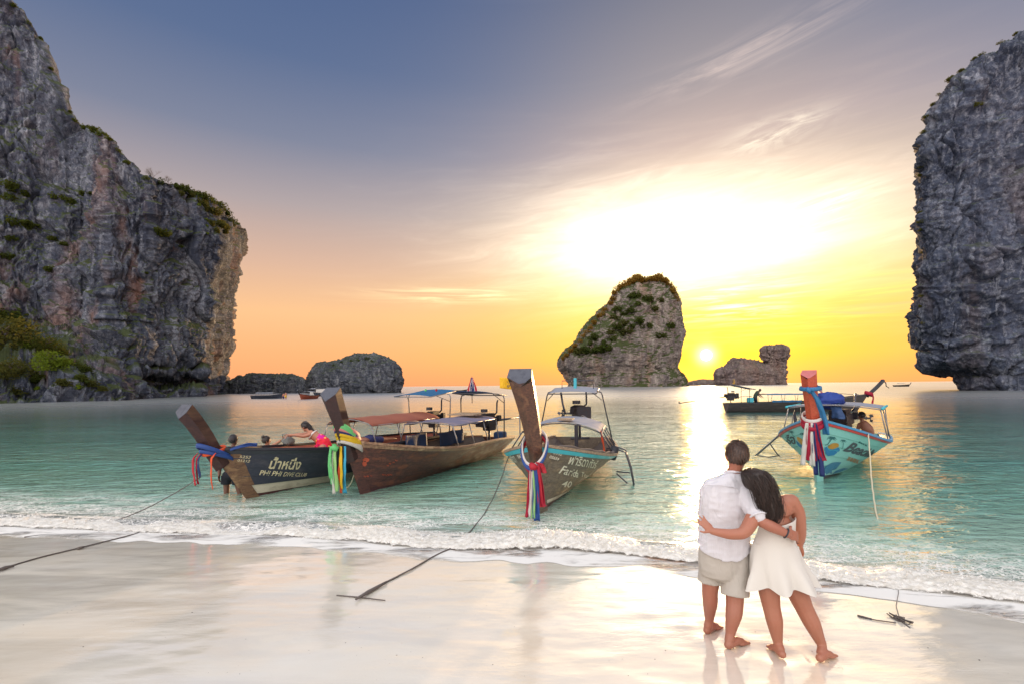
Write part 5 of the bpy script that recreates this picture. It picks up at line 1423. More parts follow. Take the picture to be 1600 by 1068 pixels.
# ------------------------------------------------------------------ boarding ladders, flags, lines
def ladder(b, label, base, deg, fl):
    t = bpy.data.objects.new('boarding_ladder', None); COL.objects.link(t)
    t.location = tuple(b.W(np.array(base))); t.rotation_euler = (0, 0, R(deg)); tag(t, label, 'ladder', 'boarding ladders hung on the boats')
    return t
l3 = ladder(b3, 'dark tube boarding ladder hooked over the side of the grey brown boat', (2.9, -1.3, .66), 76.5, 1)
for x in (0, .42):
    MB().tube([(x, .25, .12), (x, -.05, .16), (x, -.22, .1), (x+.02, -.34, -.3), (x+.03, -.44, -.85)], .02, 8).build('rail', M['dsteel'], l3, True)
for k in range(4):
    MB().tube([(0.01, -.25-.055*k, 0.02-.24*k), (.44, -.25-.055*k, .02-.24*k)], .017, 8).build('rung', M['dsteel'], l3, True)
MB().tube([(.2, .0, -.4), (.2, -.32, -.42)], .016, 8).tube([(.2, 0, -.45), (.2, -.4, -.8)], .016, 8).build('strut', M['dsteel'], l3, True)
l4 = ladder(b4, 'thin steel boarding ladder slanting off the far side of the turquoise boat', (2.4, 1.26, .84), 50, 1)
for x in (-.08, .10, .28):
    MB().tube([(x, .0, .05), (x-.1, .28, -.25), (x-.25, .62, -.62)], .016, 8).build('rail', M['steel'], l4, True)
for k in range(5):
    q = .15+.2*k
    MB().tube([(-.08-.17*q, .62*q, .02-.62*q), (.28-.17*q, .62*q, .02-.62*q)], .014, 8).build('rung', M['steel'], l4, True)
MB().tube([(.1, .32, -.25), (.0, .1, -.55), (-.02, .02, -.62)], .016, 8).tube([(-.2, .6, -.62), (-.1, .3, -.66), (0, .05, -.6)], .014, 8).build('strut', M['dsteel'], l4, True)
# yellow flag tied behind the middle prow
fl = thing('flag', 'small yellow flag with a dark emblem flying beside the tall brown prow', 'flag', tuple(P(812, 640, 8.9)), R(0))
MB().tube([(0, 0, -.45), (0, 0, .56)], .012, 8).build('pole', M['steel'], fl)
G = [[(-q*.36, .03*math.sin(q*6)*q, .56-.03*q-.20*(1-e)+.075*q) for q in np.linspace(0, 1, 12)] for e in np.linspace(0, 1, 8)]
MB().slab(np.array(G), .003).build('banner', M['ryellow'], fl, True)
mb = MB()
for pl in (stroke([(-.20, .47), (-.225, .44), (-.21, .41), (-.19, .43), (-.165, .475)], .012), stroke([(-.23, .53), (-.19, .49)], .006)):
    mb.add([(x, .03*math.sin(-x/.36*6)*(-x/.36)-.006, z) for x, z in pl], [tuple(range(len(pl)))])
mb.build('emblem', M['inkd'], fl)
fl2 = thing('flag', 'drooping red white and blue flag on a staff behind the navy awning', 'flag', tuple(P(737.5, 607, 17.2)), 0)
MB().tube([(0, 0, -.5), (0, 0, .44)], .012, 8).build('pole', M['dsteel'], fl2)
for k, (mk, w) in enumerate((('rred', .05), ('rwhite', .05), ('rnavy', .11), ('rwhite', .05), ('rred', .06))):
    x = -.13+.07*k
    ribbon(fl2, 'stripe', M[mk], [(0.0, -.015, .40), (x*.5, -.02, .2), (x*.9, -.02, .02), (x, -.03, -.12)], w*1.6, .02, k, (1, 0, 0))
fl3 = thing('flag', 'tiny red white and blue flag behind the orange prow', 'flag', tuple(P(1277, 606, 13.5)), 0)
MB().tube([(0, 0, -.8), (0, 0, .1)], .01, 6).build('pole', M['dsteel'], fl3)
for k, mk in enumerate(('rnavy', 'rwhite', 'rred')):
    ribbon(fl3, 'stripe', M[mk], [(0, -.01, .08-.03*k), (.05, -.02, .0-.03*k), (.12, -.02, -.06-.03*k)], .05, .01, k, (.6, 0, 1))
def rope(name, label, pts, r, mat, twist=0.0):
    pts = [Vector(q) for q in pts]
    out = []
    for i in range(len(pts)-1):
        n = max(2, int((pts[i+1]-pts[i]).length/.07))
        for k in range(n):
            out.append(pts[i].lerp(pts[i+1], k/n))
    out.append(pts[-1])
    V = [out[0]]+[(out[i-1]+2*out[i]+out[i+1])/4 for i in range(1, len(out)-1)]+[out[-1]]
    V = [v+Vector((pnoise(np.array(v)*2.2)*.012, pnoise(np.array(v)*2.2+9)*.012, 0)) for v in V]
    o = MB().tube(V, r, 7).build(name, mat, None, True)
    return tag(o, label, 'rope', 'mooring ropes')
def on_sand(px, py, dz=.015):
    q = PZ(px, py, .06)
    for _ in range(4):
        q = PZ(px, py, float(sand_z(np.array(q[0]), np.array(q[1])))+dz)
    return q
a = np.array(b1.W(np.array((-1.0, .1, .62))))
e = on_sand(38, 838)
rope('mooring_rope', 'thin mooring rope from the navy black boat down to the sand at the left', [a+(e-a)*t-np.array((0, 0, .26*math.sin(math.pi*t))) for t in np.linspace(0, 1, 24)], .009, M['rope'])
o = rope('mooring_rope', 'dark rope with a thick knotted end on the wet sand at the far left', [on_sand(x, y) for x, y in ((242, 824), (200, 836), (125, 855), (60, 870), (20, 882), (-40, 900))], .010, M['rope'])
MB().tube([on_sand(x, y, .03) for x, y in ((22, 883), (8, 886), (-12, 893))], [.014, .024, .014], 10).build('rope_knot', M['rope'], o, True)
MB().tube([on_sand(x, y, .025) for x, y in ((132, 853), (122, 856))], [.012, .024], 8).build('rope_knot', M['rope'], o, True)
a = np.array(b3.W(np.array(b3.H(.33, .92, 1, .05))))
m_ = on_sand(716, 850, .04)
pts = [a+(m_-a)*t-np.array((0, 0, .34*math.sin(math.pi*t)*(1-.3*t))) for t in np.linspace(0, 1, 22)]
o = rope('mooring_rope', 'mooring rope from the grey brown boat over the breaker to the beach', pts+[on_sand(x, y) for x, y in ((690, 862), (640, 890), (600, 910))], .010, M['rope'])
MB().tube([on_sand(x, y, .03) for x, y in ((604, 908), (590, 916), (575, 924), (556, 935))], [.012, .019, .021, .012], 9).build('rope_splice', M['rope'], o, True)
st = MB().tube([on_sand(x, y, .012) for x, y in ((526, 929), (560, 932), (602, 937))], [.006, .008, .005], 8).build('driftwood_stick', M['rope'], None, True)
tag(st, 'thin grey stick lying across the rope end on the sand', 'stick')
a = np.array(b4.W(np.array(b4.H(.16, 1.0, -1, .05))))
e = PZ(1371, 811, 0.0)
rope('mooring_rope', 'pale rope slanting from the turquoise boat into the shallow water', [a+(e-a)*t-np.array((0, 0, .30*math.sin(math.pi*t))) for t in np.linspace(0, 1, 24)], .014, M['ropep'])
a = np.array(b2.W(np.array((-.2, -.05, .85))))
e = PZ(535, 762, 0)+np.array((0.05, 0.05, 0))
rope('mooring_rope', 'short pale rope hanging from the bow of the red brown boat', [a+(e-a)*t-np.array((0, 0, .2*math.sin(math.pi*t))) for t in np.linspace(0, 1, 12)], .014, M['ropep'])
# tangle of weed and line on the sand at the right
tg = thing('rope_tangle', 'tangle of dark weedy rope on the wet sand at the right', 'rope tangle', tuple(on_sand(1405, 968, 0)))
rr = random.Random(3)
for k in range(7):
    pts = [(rr.gauss(0, .022), rr.gauss(0, .05), max(.006, abs(rr.gauss(.015, .015)))) for _ in range(9)]
    MB().tube(pts, .006, 6).build('strand', M['rope'], tg, True)
base = Vector(tg.location)
for pl, r in (([(1400, 972), (1370, 968), (1342, 962)], .006), ([(1405, 962), (1400, 945), (1404, 925), (1401, 905)], .003)):
    MB().tube([tuple(Vector(on_sand(*q))-base) for q in pl], r, 6).build('strand', M['rope'], tg, True)
MB().tube([tuple(Vector(on_sand(*q, .01))-base) for q in ((1340, 961), (1362, 967))], .012, 8).build('float_stick', M['black'], tg, True)
# ------------------------------------------------------------------ boats far out
def far_boat(label, px, py, d, deg, L, hullc, can, canmat, prow=True):
    q = P(px, py, d)
    b = Boat('longtail_boat', label, (q[0], q[1], 0), deg, L, .85, (1.1, .7, .7), -.2, .6, 'longtail boats further out', hullc, None, 'black', 2, 'inner', hullc, pts=14)
    if prow:
        b.post([(.6, 0, 1.0), (.9, 0, 1.4), (1.25, 0, 1.95)], .2, .3, M['black'], M['greycap'])
    if can:
        b.canopy(can[0], can[1], .75, can[2], .12, canmat, .02, .02, ribs=4)
    return b
bf1 = far_boat('dark longtail boat with long pale awning lying under the low skerry', 440, 615, 108, 186, 6.4, 'hull1', (1.6, 5.2, 1.25), M['cangrey'], False)
bf2 = far_boat('small orange sided boat with a white top seen end on near the domed islet', 470.5, 620, 98, 82, 6, 'rust', (2, 4, 1.5), M['cangrey'])
bf2.roof(3.2, 4.6, .7, 2.1, M['cangrey'], .1, 'steel')
bf3 = far_boat('tiny dark boat on the horizon left of the yellow flag', 728, 606.5, 190, 182, 4.5, 'hull5', None, None)
bf4 = far_boat('tiny longtail boat alone on the horizon at the right', 1420, 599.5, 240, 184, 8.0, 'hull5', (2.5, 5.5, 1.5), M['cangrey'])
bf5 = far_boat('dark boat at anchor half hidden behind the leaning prow beside the white speedboat', 493, 613.5, 130, 4, 6, 'hull1', None, None, False)
# the white speedboat under the domed islet
q = P(503, 612.5, 140)
sp = thing('speedboat', 'white speedboat anchored below the domed islet', 'speedboat', (q[0], q[1], 0), R(178))
xs = np.linspace(0, 1, 12)
rings = [[(7*(x-.5), -.95*(1-x**3)*a, .0 if a < 1 else .95+.25*x) for a in (0.55, 1)]+[(7*(x-.5), .95*(1-x**3)*a, .0 if a < 1 else .95+.25*x) for a in (1, 0.55)] for x in xs]
MB().loft(rings).build('hull', M['rwhite'], sp)
MB().loft([[(-1.8+a, s*.75*w, z) for s, z in ((-1, .9), (-.85, 1.9), (.85, 1.9), (1, .9))] for a, w in ((0, 1), (2.4, .95), (3.3, .6))]).build('cabin', M['rwhite'], sp)
MB().box((-.2, 0, 2.05), (2.8, 1.4, .08), bev=.02).build('hardtop', M['cangrey'], sp)
# ------------------------------------------------------------------ people
def skin(name, c, red=(.8, .35, .25)):
    m, T = new_mat(name)
    pos = T.n('ShaderNodeTexCoord').outputs['Object']
    n1 = T.noise(pos, 9, 4, .6)
    col = T.mix(T.m('MULTIPLY', T.sm(n1, .4, .7), .35), c, (c[0]*.95, c[1]*.72, c[2]*.66, 1))
    col = T.mix(T.m('MULTIPLY', T.noise(pos, 60, 3, .6), .15), col, (c[0]*.6, c[1]*.5, c[2]*.45, 1))
    finish(T, principled(T, col, .5, T.bump(T.noise(pos, 140, 3, .6), .12, .004), Subsurface_Weight=.12, Subsurface_Radius=(.02, .008, .004)))
    return m
SKIN = {k: skin('skin_'+k, srgb(*c)) for k, c in dict(tan=(164, 108, 88), fair=(170, 114, 92), dark=(112, 76, 62), brown=(150, 104, 84), olive=(184, 128, 104)).items()}
def hairm(name, a, b):
    m, T = new_mat(name)
    pos = T.n('ShaderNodeTexCoord').outputs['Object']
    n1 = T.noise(T.mapv(pos, (40, 40, 4)), 3, 4, .6)
    finish(T, principled(T, T.mix(T.sm(n1, .3, .7), a, b), .38, T.bump(n1, .4, .01)))
    return m
HAIR = dict(brown=hairm('brown_hair', srgb(34, 23, 20), srgb(82, 56, 42)), dark=hairm('dark_hair', srgb(20, 14, 14), srgb(58, 41, 34)), black=hairm('black_hair', srgb(30, 28, 32), srgb(56, 50, 52)))
def wcloth(name, c, wr=.4, trans=.12, weave=600, stripe=0.0):
    m, T = new_mat(name)
    pos = T.n('ShaderNodeTexCoord').outputs['Object']
    n1 = T.noise(T.mapv(pos, (1, 1, .45)), 11, 5, .6, .8)
    wv = T.noise(pos, weave, 2, .5)
    col = T.mix(T.m('MULTIPLY', wv, .12), c, tuple(q*.7 for q in c[:3])+(1,))
    if stripe:
        sp = T.m('MULTIPLY', T.m('ADD', T.m('SINE', T.m('MULTIPLY', T.sep(pos)[0], 420)), 1), .5)
        col = T.mix(T.m('MULTIPLY', sp, stripe), col, tuple(q*.8 for q in c[:3])+(1,))
    d = principled(T, col, .85, T.bump(T.m('ADD', n1, T.m('MULTIPLY', wv, .05)), wr, .02), Specular_IOR_Level=.2)
    t = T.n('ShaderNodeBsdfTranslucent'); T.put(t.inputs[0], col)
    mx = T.n('ShaderNodeMixShader'); mx.inputs[0].default_value = trans
    T.put(mx.inputs[1], d); T.put(mx.inputs[2], t.outputs[0]); finish(T, mx.outputs[0])
    return m
M['shirt'] = wcloth('white_linen', srgb(228, 227, 234), .9, .15, 500, .12)
M['shorts'] = wcloth('pale_khaki_cotton', srgb(190, 184, 176), .8, .06)
M['dress'] = wcloth('ivory_dress', srgb(226, 223, 217), .12, .10)
M['dshorts'] = wcloth('black_shorts', srgb(44, 46, 54), .4, .0)
M['nshorts'] = wcloth('navy_shorts', srgb(52, 56, 96), .4, .0)
M['dshirt'] = wcloth('dark_green_shirt', srgb(62, 74, 66), .4, .0)
M['bikini'] = wcloth('white_bikini', srgb(230, 226, 222), .2, .0)
M['bagm'] = wcloth('grey_canvas_bag', srgb(122, 124, 122), .6, .0, 200)
def sarong():
    m, T = new_mat('red_floral_sarong')
    pos = T.n('ShaderNodeTexCoord').outputs['Object']
    v = T.vor(pos, 9.0)
    col = T.mix(T.sm(v, .32, .24), srgb(232, 40, 62), srgb(250, 214, 60))
    col = T.mix(T.sm(T.noise(pos, 5, 3, .6), .5, .58), col, srgb(214, 22, 150))
    finish(T, principled(T, col, .8))
    return m
M['sarong'] = sarong()
class Prims:
    def __init__(s):
        s.m = MB()
    def ball(s, c, r, n=14):
        rx, ry, rz = r if hasattr(r, '__len__') else (r, r, r)
        return s.ell(c, (rx, 0, 0), (0, ry, 0), (0, 0, rz), n)
    def ell(s, c, a, b, d, n=14):
        c, a, b, d = (np.array(q, float) for q in (c, a, b, d))
        rings = []
        for ph in np.linspace(-math.pi/2+.12, math.pi/2-.12, n//2+2):
            rings.append([c+a*math.cos(t)*math.cos(ph)+b*math.sin(t)*math.cos(ph)+d*math.sin(ph) for t in np.linspace(0, 2*math.pi, n, endpoint=False)])
        s.m.loft(rings); return s
    def limb(s, pts, rs, n=12):
        for i in range(len(pts)-1):
            s.m.tube([tuple(pts[i]), tuple(pts[i+1])], [rs[i], rs[i+1]], n)
        for p, r in zip(pts, rs):
            s.ball(p, r*1.0, n)
        return s
    def curve(s, pts, rs, sub=5, n=12):
        pts = np.array(pts, float); u = np.linspace(0, 1, len(pts)); uu = np.linspace(0, 1, sub*(len(pts)-1)+1)
        c = np.stack([np.interp(uu, u, pts[:, k]) for k in range(3)], -1); r = np.interp(uu, u, rs)
        for _ in range(2):
            c[1:-1] = (c[:-2]+2*c[1:-1]+c[2:])/4; r[1:-1] = (r[:-2]+2*r[1:-1]+r[2:])/4
        s.m.tube([tuple(q) for q in c], list(r), n); s.ball(c[0], r[0]*.98, n); s.ball(c[-1], r[-1]*.98, n)
        return s
    def hand(s, wrist, d, nrm, thumb, k=1.0, curl=.5, spread=.12):
        """palm from the wrist along d; nrm points out of the palm; thumb: +1/-1, the side the thumb leaves"""
        w = np.array(wrist, float); d = np.array(d, float); d /= np.linalg.norm(d)
        nrm = np.array(nrm, float); nrm -= d*nrm.dot(d); nrm /= np.linalg.norm(nrm); lat = np.cross(d, nrm)*thumb
        s.ell(w+d*.048*k, d*.052*k, lat*.042*k, nrm*.016*k)
        for i, (ln, lo) in enumerate(((.070, .030), (.080, .010), (.074, -.011), (.058, -.030))):
            p = w+d*.088*k+lat*lo*k; q = d*math.cos(.15)+lat*spread*(1.2-i*.8)
            pts = [p-d*.02*k, p]; a = 0
            for sg in (.45, .32, .26):
                a += curl*.75
                v = q*math.cos(a)+nrm*math.sin(a); v /= np.linalg.norm(v)
                pts.append(pts[-1]+v*ln*k*sg)
            s.limb(pts, [.0095*k, .0095*k, .009*k, .0085*k, .0075*k], 8)
        b = w+d*.022*k+lat*.034*k; t1 = b+(d*.55+lat*.75+nrm*.25)*.036*k
        s.limb([b, t1, t1+(d*.8+lat*.35+nrm*(.3+curl*.4))*.032*k], [.013*k, .011*k, .009*k], 8)
        return s
    def head(s, c, face, k=1.0, up=(0, 0, 1)):
        f = np.array(face, float); f /= np.linalg.norm(f); up = np.array(up, float); up -= f*up.dot(f); up /= np.linalg.norm(up); l = np.cross(up, f); c = np.array(c, float)
        s.ell(c+up*.025*k, l*.076*k, f*.095*k, up*.092*k, 18)
        s.ell(c+f*.022*k-up*.045*k, l*.060*k, f*.066*k, up*.072*k, 16)
        s.ell(c+f*.055*k-up*.092*k, l*.034*k, f*.030*k, up*.024*k)
        s.limb([c+f*.090*k+up*.012*k, c+f*.106*k-up*.026*k], [.010*k, .016*k], 8)
        for sd in (-1, 1):
            s.ell(c+l*sd*.079*k-f*.004*k-up*.012*k, l*.012*k, f*.018*k, up*.032*k, 10)
            s.ell(c+l*sd*.036*k+f*.062*k-up*.018*k, l*.024*k, f*.024*k, up*.02*k, 8)
        return s
    def mesh(s, name, voxel, smooth=5, wr=None):
        me = s.m.mesh(name)
        o = bpy.data.objects.new('tmp', me); COL.objects.link(o)
        r = o.modifiers.new('r', 'REMESH'); r.mode = 'VOXEL'; r.voxel_size = voxel
        q = o.modifiers.new('s', 'SMOOTH'); q.iterations = smooth; q.factor = .5
        out = bpy.data.meshes.new_from_object(o.evaluated_get(bpy.context.evaluated_depsgraph_get()))
        bpy.data.objects.remove(o); out.name = name
        if wr:
            amp, sc = wr
            n = len(out.vertices); co = np.empty(n*3, np.float32); out.vertices.foreach_get('co', co); co = co.reshape(-1, 3)
            nn = np.empty(n*3, np.float32); out.vertex_normals.foreach_get('vector', nn); nn = nn.reshape(-1, 3)
            d = fbm(co*np.array(sc), 3, 91, .5)+.5*fbm(co*np.array(sc)[::-1]*1.3+5, 2, 92, .5, True)
            co = co+nn*(d*amp)[:, None]
            out.vertices.foreach_set('co', co.reshape(-1).astype(np.float32)); out.update()
        return out
def put(name, me, mat, root):
    me.transform(Matrix.Translation(-Vector(root.location)))
    return link(name, me, mat, root)
def face_parts(root, c, face, k, lips=(170, 80, 76), voxel=None):
    f = Vector(face).normalized(); up = Vector((0, 0, 1)); up = (up-f*up.dot(f)).normalized(); l = up.cross(f); c = Vector(c)
    for sd in (-1, 1):
        e = Prims().ell(c+f*.084*k+l*sd*.032*k+up*.004*k, tuple(l*.013*k), tuple(f*.008*k), tuple(up*.008*k), 10).m.mesh('eye'); put('eye', e, M['rwhite'], root)
        e = Prims().ell(c+f*.0915*k+l*sd*.032*k+up*.004*k, tuple(l*.006*k), tuple(f*.003*k), tuple(up*.006*k), 8).m.mesh('pupil'); put('pupil', e, M['black'], root)
        e = Prims().ell(c+f*.09*k+l*sd*.032*k+up*.024*k, tuple(l*.02*k), tuple(f*.006*k), tuple(up*.004*k), 8).m.mesh('eyebrow'); put('eyebrow', e, HAIR['dark'], root)
    e = Prims().ell(c+f*.086*k-up*.062*k, tuple(l*.022*k), tuple(f*.007*k), tuple(up*.007*k), 10).m.mesh('mouth'); put('mouth', e, LIPS, root)
LIPS = paint('lips', srgb(176, 92, 86), None, .1, .4)
def cap_hair(c, face, k, up=(0, 0, 1), fr=.012, seed=0, low=-.06, strands=260, length=.03):
    """short hair: a skullcap with tufts"""
    f = np.array(face, float); f /= np.linalg.norm(f); up = np.array(up, float); up -= f*up.dot(f); up /= np.linalg.norm(up); l = np.cross(up, f); c = np.array(c, float)
    G = []
    th = np.linspace(0, 2*math.pi, 48, endpoint=False)
    for ph in np.linspace(-.95, math.pi/2-.03, 26):
        row = []
        for t in th:
            front = math.cos(t)                       # +1 = face side
            lo = -.95+max(0, front+.25)*1.25
            p = max(ph, lo)
            n = l*math.sin(t)*math.cos(p)*.082+f*math.cos(t)*math.cos(p)*.104+up*math.sin(p)*.104
            row.append(c+(up*.022+n*(1 if p > -.3 else 1-.16*(-.3-p)))*k)
        G.append(row)
    G = np.array(G)
    nn = G-(c+up*.02*k); nn /= np.linalg.norm(nn, axis=-1, keepdims=True)
    G = G+nn*(.006*fbm(G*np.array((28, 28, 28))/k, 3, seed)+.003)[..., None]*k
    mb = MB().grid(G, True)
    rnd = np.random.default_rng(seed+5)
    for _ in range(strands):
        i, j = rnd.integers(1, 25), rnd.integers(0, 48)
        p, n = G[i, j], nn[i, j]
        t = (-up*.9+l*rnd.normal(0, .35)+f*rnd.normal(0, .3)); t -= n*t.dot(n); t /= np.linalg.norm(t)
        w = np.cross(n, t)*.004*k
        q = p+t*length*k*rnd.uniform(.5, 1)+n*rnd.uniform(.002, .009)*k
        mb.add([p-w+n*.001, p+w+n*.001, q], [(0, 1, 2)])
    return mb.mesh('hair')
def strands(path, width, n, seed, r=.0028, fan=1.0):
    """long hair: many fine locks following a path; width(u) gives the half breadth"""
    rnd = np.random.default_rng(seed); path = np.array(path, float)
    u = np.linspace(0, 1, len(path)); uu = np.linspace(0, 1, 18)
    c = np.stack([np.interp(uu, u, path[:, k]) for k in range(3)], -1)
    for _ in range(2):
        c[1:-1] = (c[:-2]+2*c[1:-1]+c[2:])/4
    mb = MB()
    for i in range(n):
        a = rnd.uniform(-1, 1); b = rnd.uniform(0, 1)
        end = rnd.uniform(.82, 1.03)
        k = np.interp(np.linspace(0, end, 14), uu, np.arange(18)); 
        pts = []
        for q, kk in zip(np.linspace(0, end, 14), k):
            p = np.array([np.interp(kk, np.arange(18), c[:, z]) for z in range(3)])
            w = width(q)
            pts.append(p+np.array((1, 0, .15))*(a*w+.012*math.sin(q*9+i*1.3)*q*fan+(i % 9 == 0)*.03*a*q)+np.array((0, -1, .05))*(math.sqrt(max(0, 1-a*a))*w*.45*b+.006*math.sin(q*5+i)))
        mb.tube([tuple(p) for p in pts], [r*(1-.6*q) for q in np.linspace(0, 1, 14)], 4, False)
    return mb.mesh('hair_locks')
def couple():
    D = 4.33
    root = thing('person', 'man in white linen shirt and pale shorts, barefoot, his arm round the woman in white', 'person', tuple(on_sand(1127, 994, 0)), 0, 'couple standing on the wet sand')
    p = Prims()
    hd, fc = P(1152, 712, 4.31), (.16, 1, -.04)
    p.head(hd, fc, 1.1)
    p.curve([P(1151, 722, 4.30), P(1147, 738, 4.33), P(1142, 752, 4.34)], [.058, .060, .075])
    p.ell(P(1133, 775, D), (.20, 0, .0), (0, .11, 0), (0, 0, .12)); p.ell(P(1131, 810, D), (.17, 0, 0), (0, .115, 0), (0, 0, .18)); p.ell(P(1131, 858, D), (.16, 0, 0), (0, .10, 0), (0, 0, .10))
    shl, shr = P(1104, 764, D), P(1164, 767, 4.29)
    elr, wrr = P(1187, 812, 4.05), P(1231, 833.5, 3.99)
    p.curve([P(1161, 769, 4.29), P(1177, 790, 4.16), elr, P(1208, 823, 4.0), wrr], [.058, .056, .050, .047, .032])
    p.hand(wrr, P(1246, 837, 4.02)-wrr, (.0, .9, -.35), 1, 1.05, .55)
    wl = P(1112, 838, 4.56)
    p.curve([P(1107, 768, D), P(1102, 790, 4.37), P(1100, 815, 4.40), wl], [.054, .05, .044, .032])
    p.hand(wl, (.8, .25, .1), (0, -1, 0), 1, 1.05, .5)
    for hip, kn, an, heel, toe, r in ((P(1115, 875, 4.36), P(1109, 922, 4.38), P(1108.5, 968, 4.44), on_sand(1105, 983.5, .03), on_sand(1124, 977, .015), 1.0), (P(1147, 875, 4.3), P(1148.5, 938, 4.25), P(1141, 990, 4.2), on_sand(1138, 1006.5, .03), on_sand(1166, 1001, .015), 1.06)):
        ca = kn*.62+an*.38+np.array((0, -.015, 0))
        p.curve([hip, kn, ca, an*.8+kn*.2, an, heel*.6+an*.4], [.094*r, .069*r, .066*r, .047*r, .039, .039])
        heel = np.array(heel); toe = np.array(toe); d = toe-heel; lt = np.cross(d, (0, 0, 1)); lt /= np.linalg.norm(lt)
        p.limb([heel, heel+d*.45+np.array((0, 0, .022)), heel+d*.72+np.array((0, 0, .006))], [.036, .036, .032])
        p.ell(heel+d*.70, d*.3, lt*.046, (0, 0, .022))
        for i in range(5):
            b = heel+d*.84+lt*(.034-.017*i); p.limb([b, b+d*(.20-.03*abs(i-1))], [.0115, .010], 8)
    for q, r in ((P(1108, 938, 4.37), .046), (P(1149, 955, 4.205), .050)):
        p.ball(q, (r, r*.7, r*1.6))
    put('body', p.mesh('body', .0065, 4), SKIN['tan'], root)
    face_parts(root, hd, fc, 1.1)
    put('hair', cap_hair(hd, fc, 1.13, seed=3, strands=900), HAIR['brown'], root)
    # shirt
    s = Prims()
    R_ = []
    for px, py, hw, dp, dd in ((1146, 737.5, 13, .062, .0), (1145, 742, 21, .078, 0), (1141, 747, 29.5, .092, 0), (1137, 753, 37, .108, 0), (1135, 762, 39, .122, 0), (1133, 778, 39, .134, -.005), (1132, 800, 38, .138, -.005), (1131, 830, 38, .138, 0), (1131, 846, 39, .148, 0), (1131, 857, 40, .16, 0)):
        c = P(px, py, D+dd); a = hw/F*D
        R_.append([c+np.array((np.sign(math.cos(t))*abs(math.cos(t))**.85*a, math.sin(t)*dp, (-.055*max(0, -math.sin(t))+.035*abs(math.cos(t))**2+.008*math.sin(5*t))*max(0, (py-838)/19) if py > 838 else 0)) for t in np.linspace(0, 2*math.pi, 40, endpoint=False)])
    s.m.loft(R_)
    s.curve([P(1158, 763, 4.30), P(1170, 778, 4.22), P(1183, 803, 4.08)], [.085, .088, .080])
    s.curve([P(1108, 765, 4.33), P(1104, 780, 4.35), P(1102, 800, 4.38)], [.076, .07, .062])
    me = s.mesh('shirt', .0075, 4, (.02, (7.5, 7.5, 2.0)))
    put('shirt', me, M['shirt'], root)
    a = P(1146, 738.5, 4.33)
    mb = MB().tube([tuple(a+np.array((.066*math.cos(t), .058*math.sin(t), .012-.012*math.sin(t)))) for t in np.linspace(0, 2*math.pi, 25)], .013, 8)
    put('collar', mb.mesh('collar'), M['shirt'], root)
    w = P(1183, 804, 4.08); ax = (P(1183, 803, 4.08)-P(1170, 778, 4.22)); ax /= np.linalg.norm(ax)
    u = np.cross(ax, (0, 0, 1.)); u /= np.linalg.norm(u); v = np.cross(ax, u)
    put('cuff', MB().tube([tuple(w+ax*.035+(u*math.cos(t)+v*math.sin(t))*.078) for t in np.linspace(0, 2*math.pi, 25)], .009, 6).mesh('cuff'), M['shirt'], root)
    # seam across the shoulders, standing just proud of the cloth
    G = []
    for q in np.linspace(-.92, .8, 20):
        px = 1134+q*40
        G.append(tuple(P(px, 762+6*(q+.1)**2-4+5*q, D-.136+.075*q*q)))
    put('yoke_seam', MB().tube(G, .0045, 6).mesh('yoke_seam'), M['shirt'], root)
    # shorts
    s = Prims()
    R_ = []
    for px, py, hw, dp in ((1131, 846, 36, .135), (1131, 862, 38, .142), (1131, 876, 38.5, .142), (1131, 886, 38, .145), (1130, 896, 34, .135), (1129.5, 903, 18, .1)):
        c = P(px, py, D); R_.append([c+np.array((math.cos(t)*hw/F*D, math.sin(t)*dp, 0)) for t in np.linspace(0, 2*math.pi, 32, endpoint=False)])
    s.m.loft(R_)
    s.m.tube([tuple(P(1112, 872, 4.36)), tuple(P(1110, 893, 4.38)), tuple(P(1109, 907, 4.385))], [.102, .098, .098], 24)
    s.m.tube([tuple(P(1149, 872, 4.31)), tuple(P(1148.5, 905, 4.28)), tuple(P(1148.5, 929, 4.255))], [.108, .112, .116], 24)
    put('shorts', s.mesh('shorts', .0075, 3, (.007, (9, 9, 4))), M['shorts'], root)
    c = wrr+(elr-wrr)*.06; ax = (wrr-elr)/np.linalg.norm(wrr-elr); u = np.cross(ax, (0, 1, 0.)); u /= np.linalg.norm(u); v = np.cross(ax, u)
    put('bracelet', MB().tube([tuple(c+(u*math.cos(t)+v*math.sin(t))*.038) for t in np.linspace(0, 2*math.pi, 21)], .007, 6).mesh('bracelet'), M['black'], root)

    # the woman
    root = thing('person', 'woman with long dark hair in a short strapless ivory dress leaning on the man', 'person', tuple(on_sand(1250, 1020, 0)), 0, 'couple standing on the wet sand')
    p = Prims(); W = 4.17
    hd, fc, up = P(1177, 752, 4.22), (-.1, 1, -.02), (-.42, 0, 1)
    p.head(hd, fc, .95, up)
    p.curve([P(1184, 762, 4.21), P(1197, 776, 4.20), P(1206, 788, 4.2)], [.05, .052, .08])
    p.ell(P(1212, 793, W), (.155, 0, -.0), (0, .095, 0), (0, 0, .095)); p.ell(P(1212, 820, W), (.135, 0, 0), (0, .095, 0), (0, 0, .12)); p.ell(P(1211, 872, W), (.16, 0, 0), (0, .12, 0), (0, 0, .13))
    shr, shl = P(1236, 783, 4.18), P(1185, 790, 4.17)
    p.ball(shr, .066)
    wr = P(1250, 849, 4.25)
    p.curve([P(1228, 784, W), shr, P(1247, 800, 4.18), P(1250.5, 822, 4.19), P(1251, 836, 4.22), wr], [.07, .066, .058, .047, .044, .028])
    p.hand(wr, P(1254, 862, 4.3)-wr, (-1, 0, 0), 1, .9, .3)
    el, wl = P(1160, 833, 4.03), P(1113, 829, 4.09)
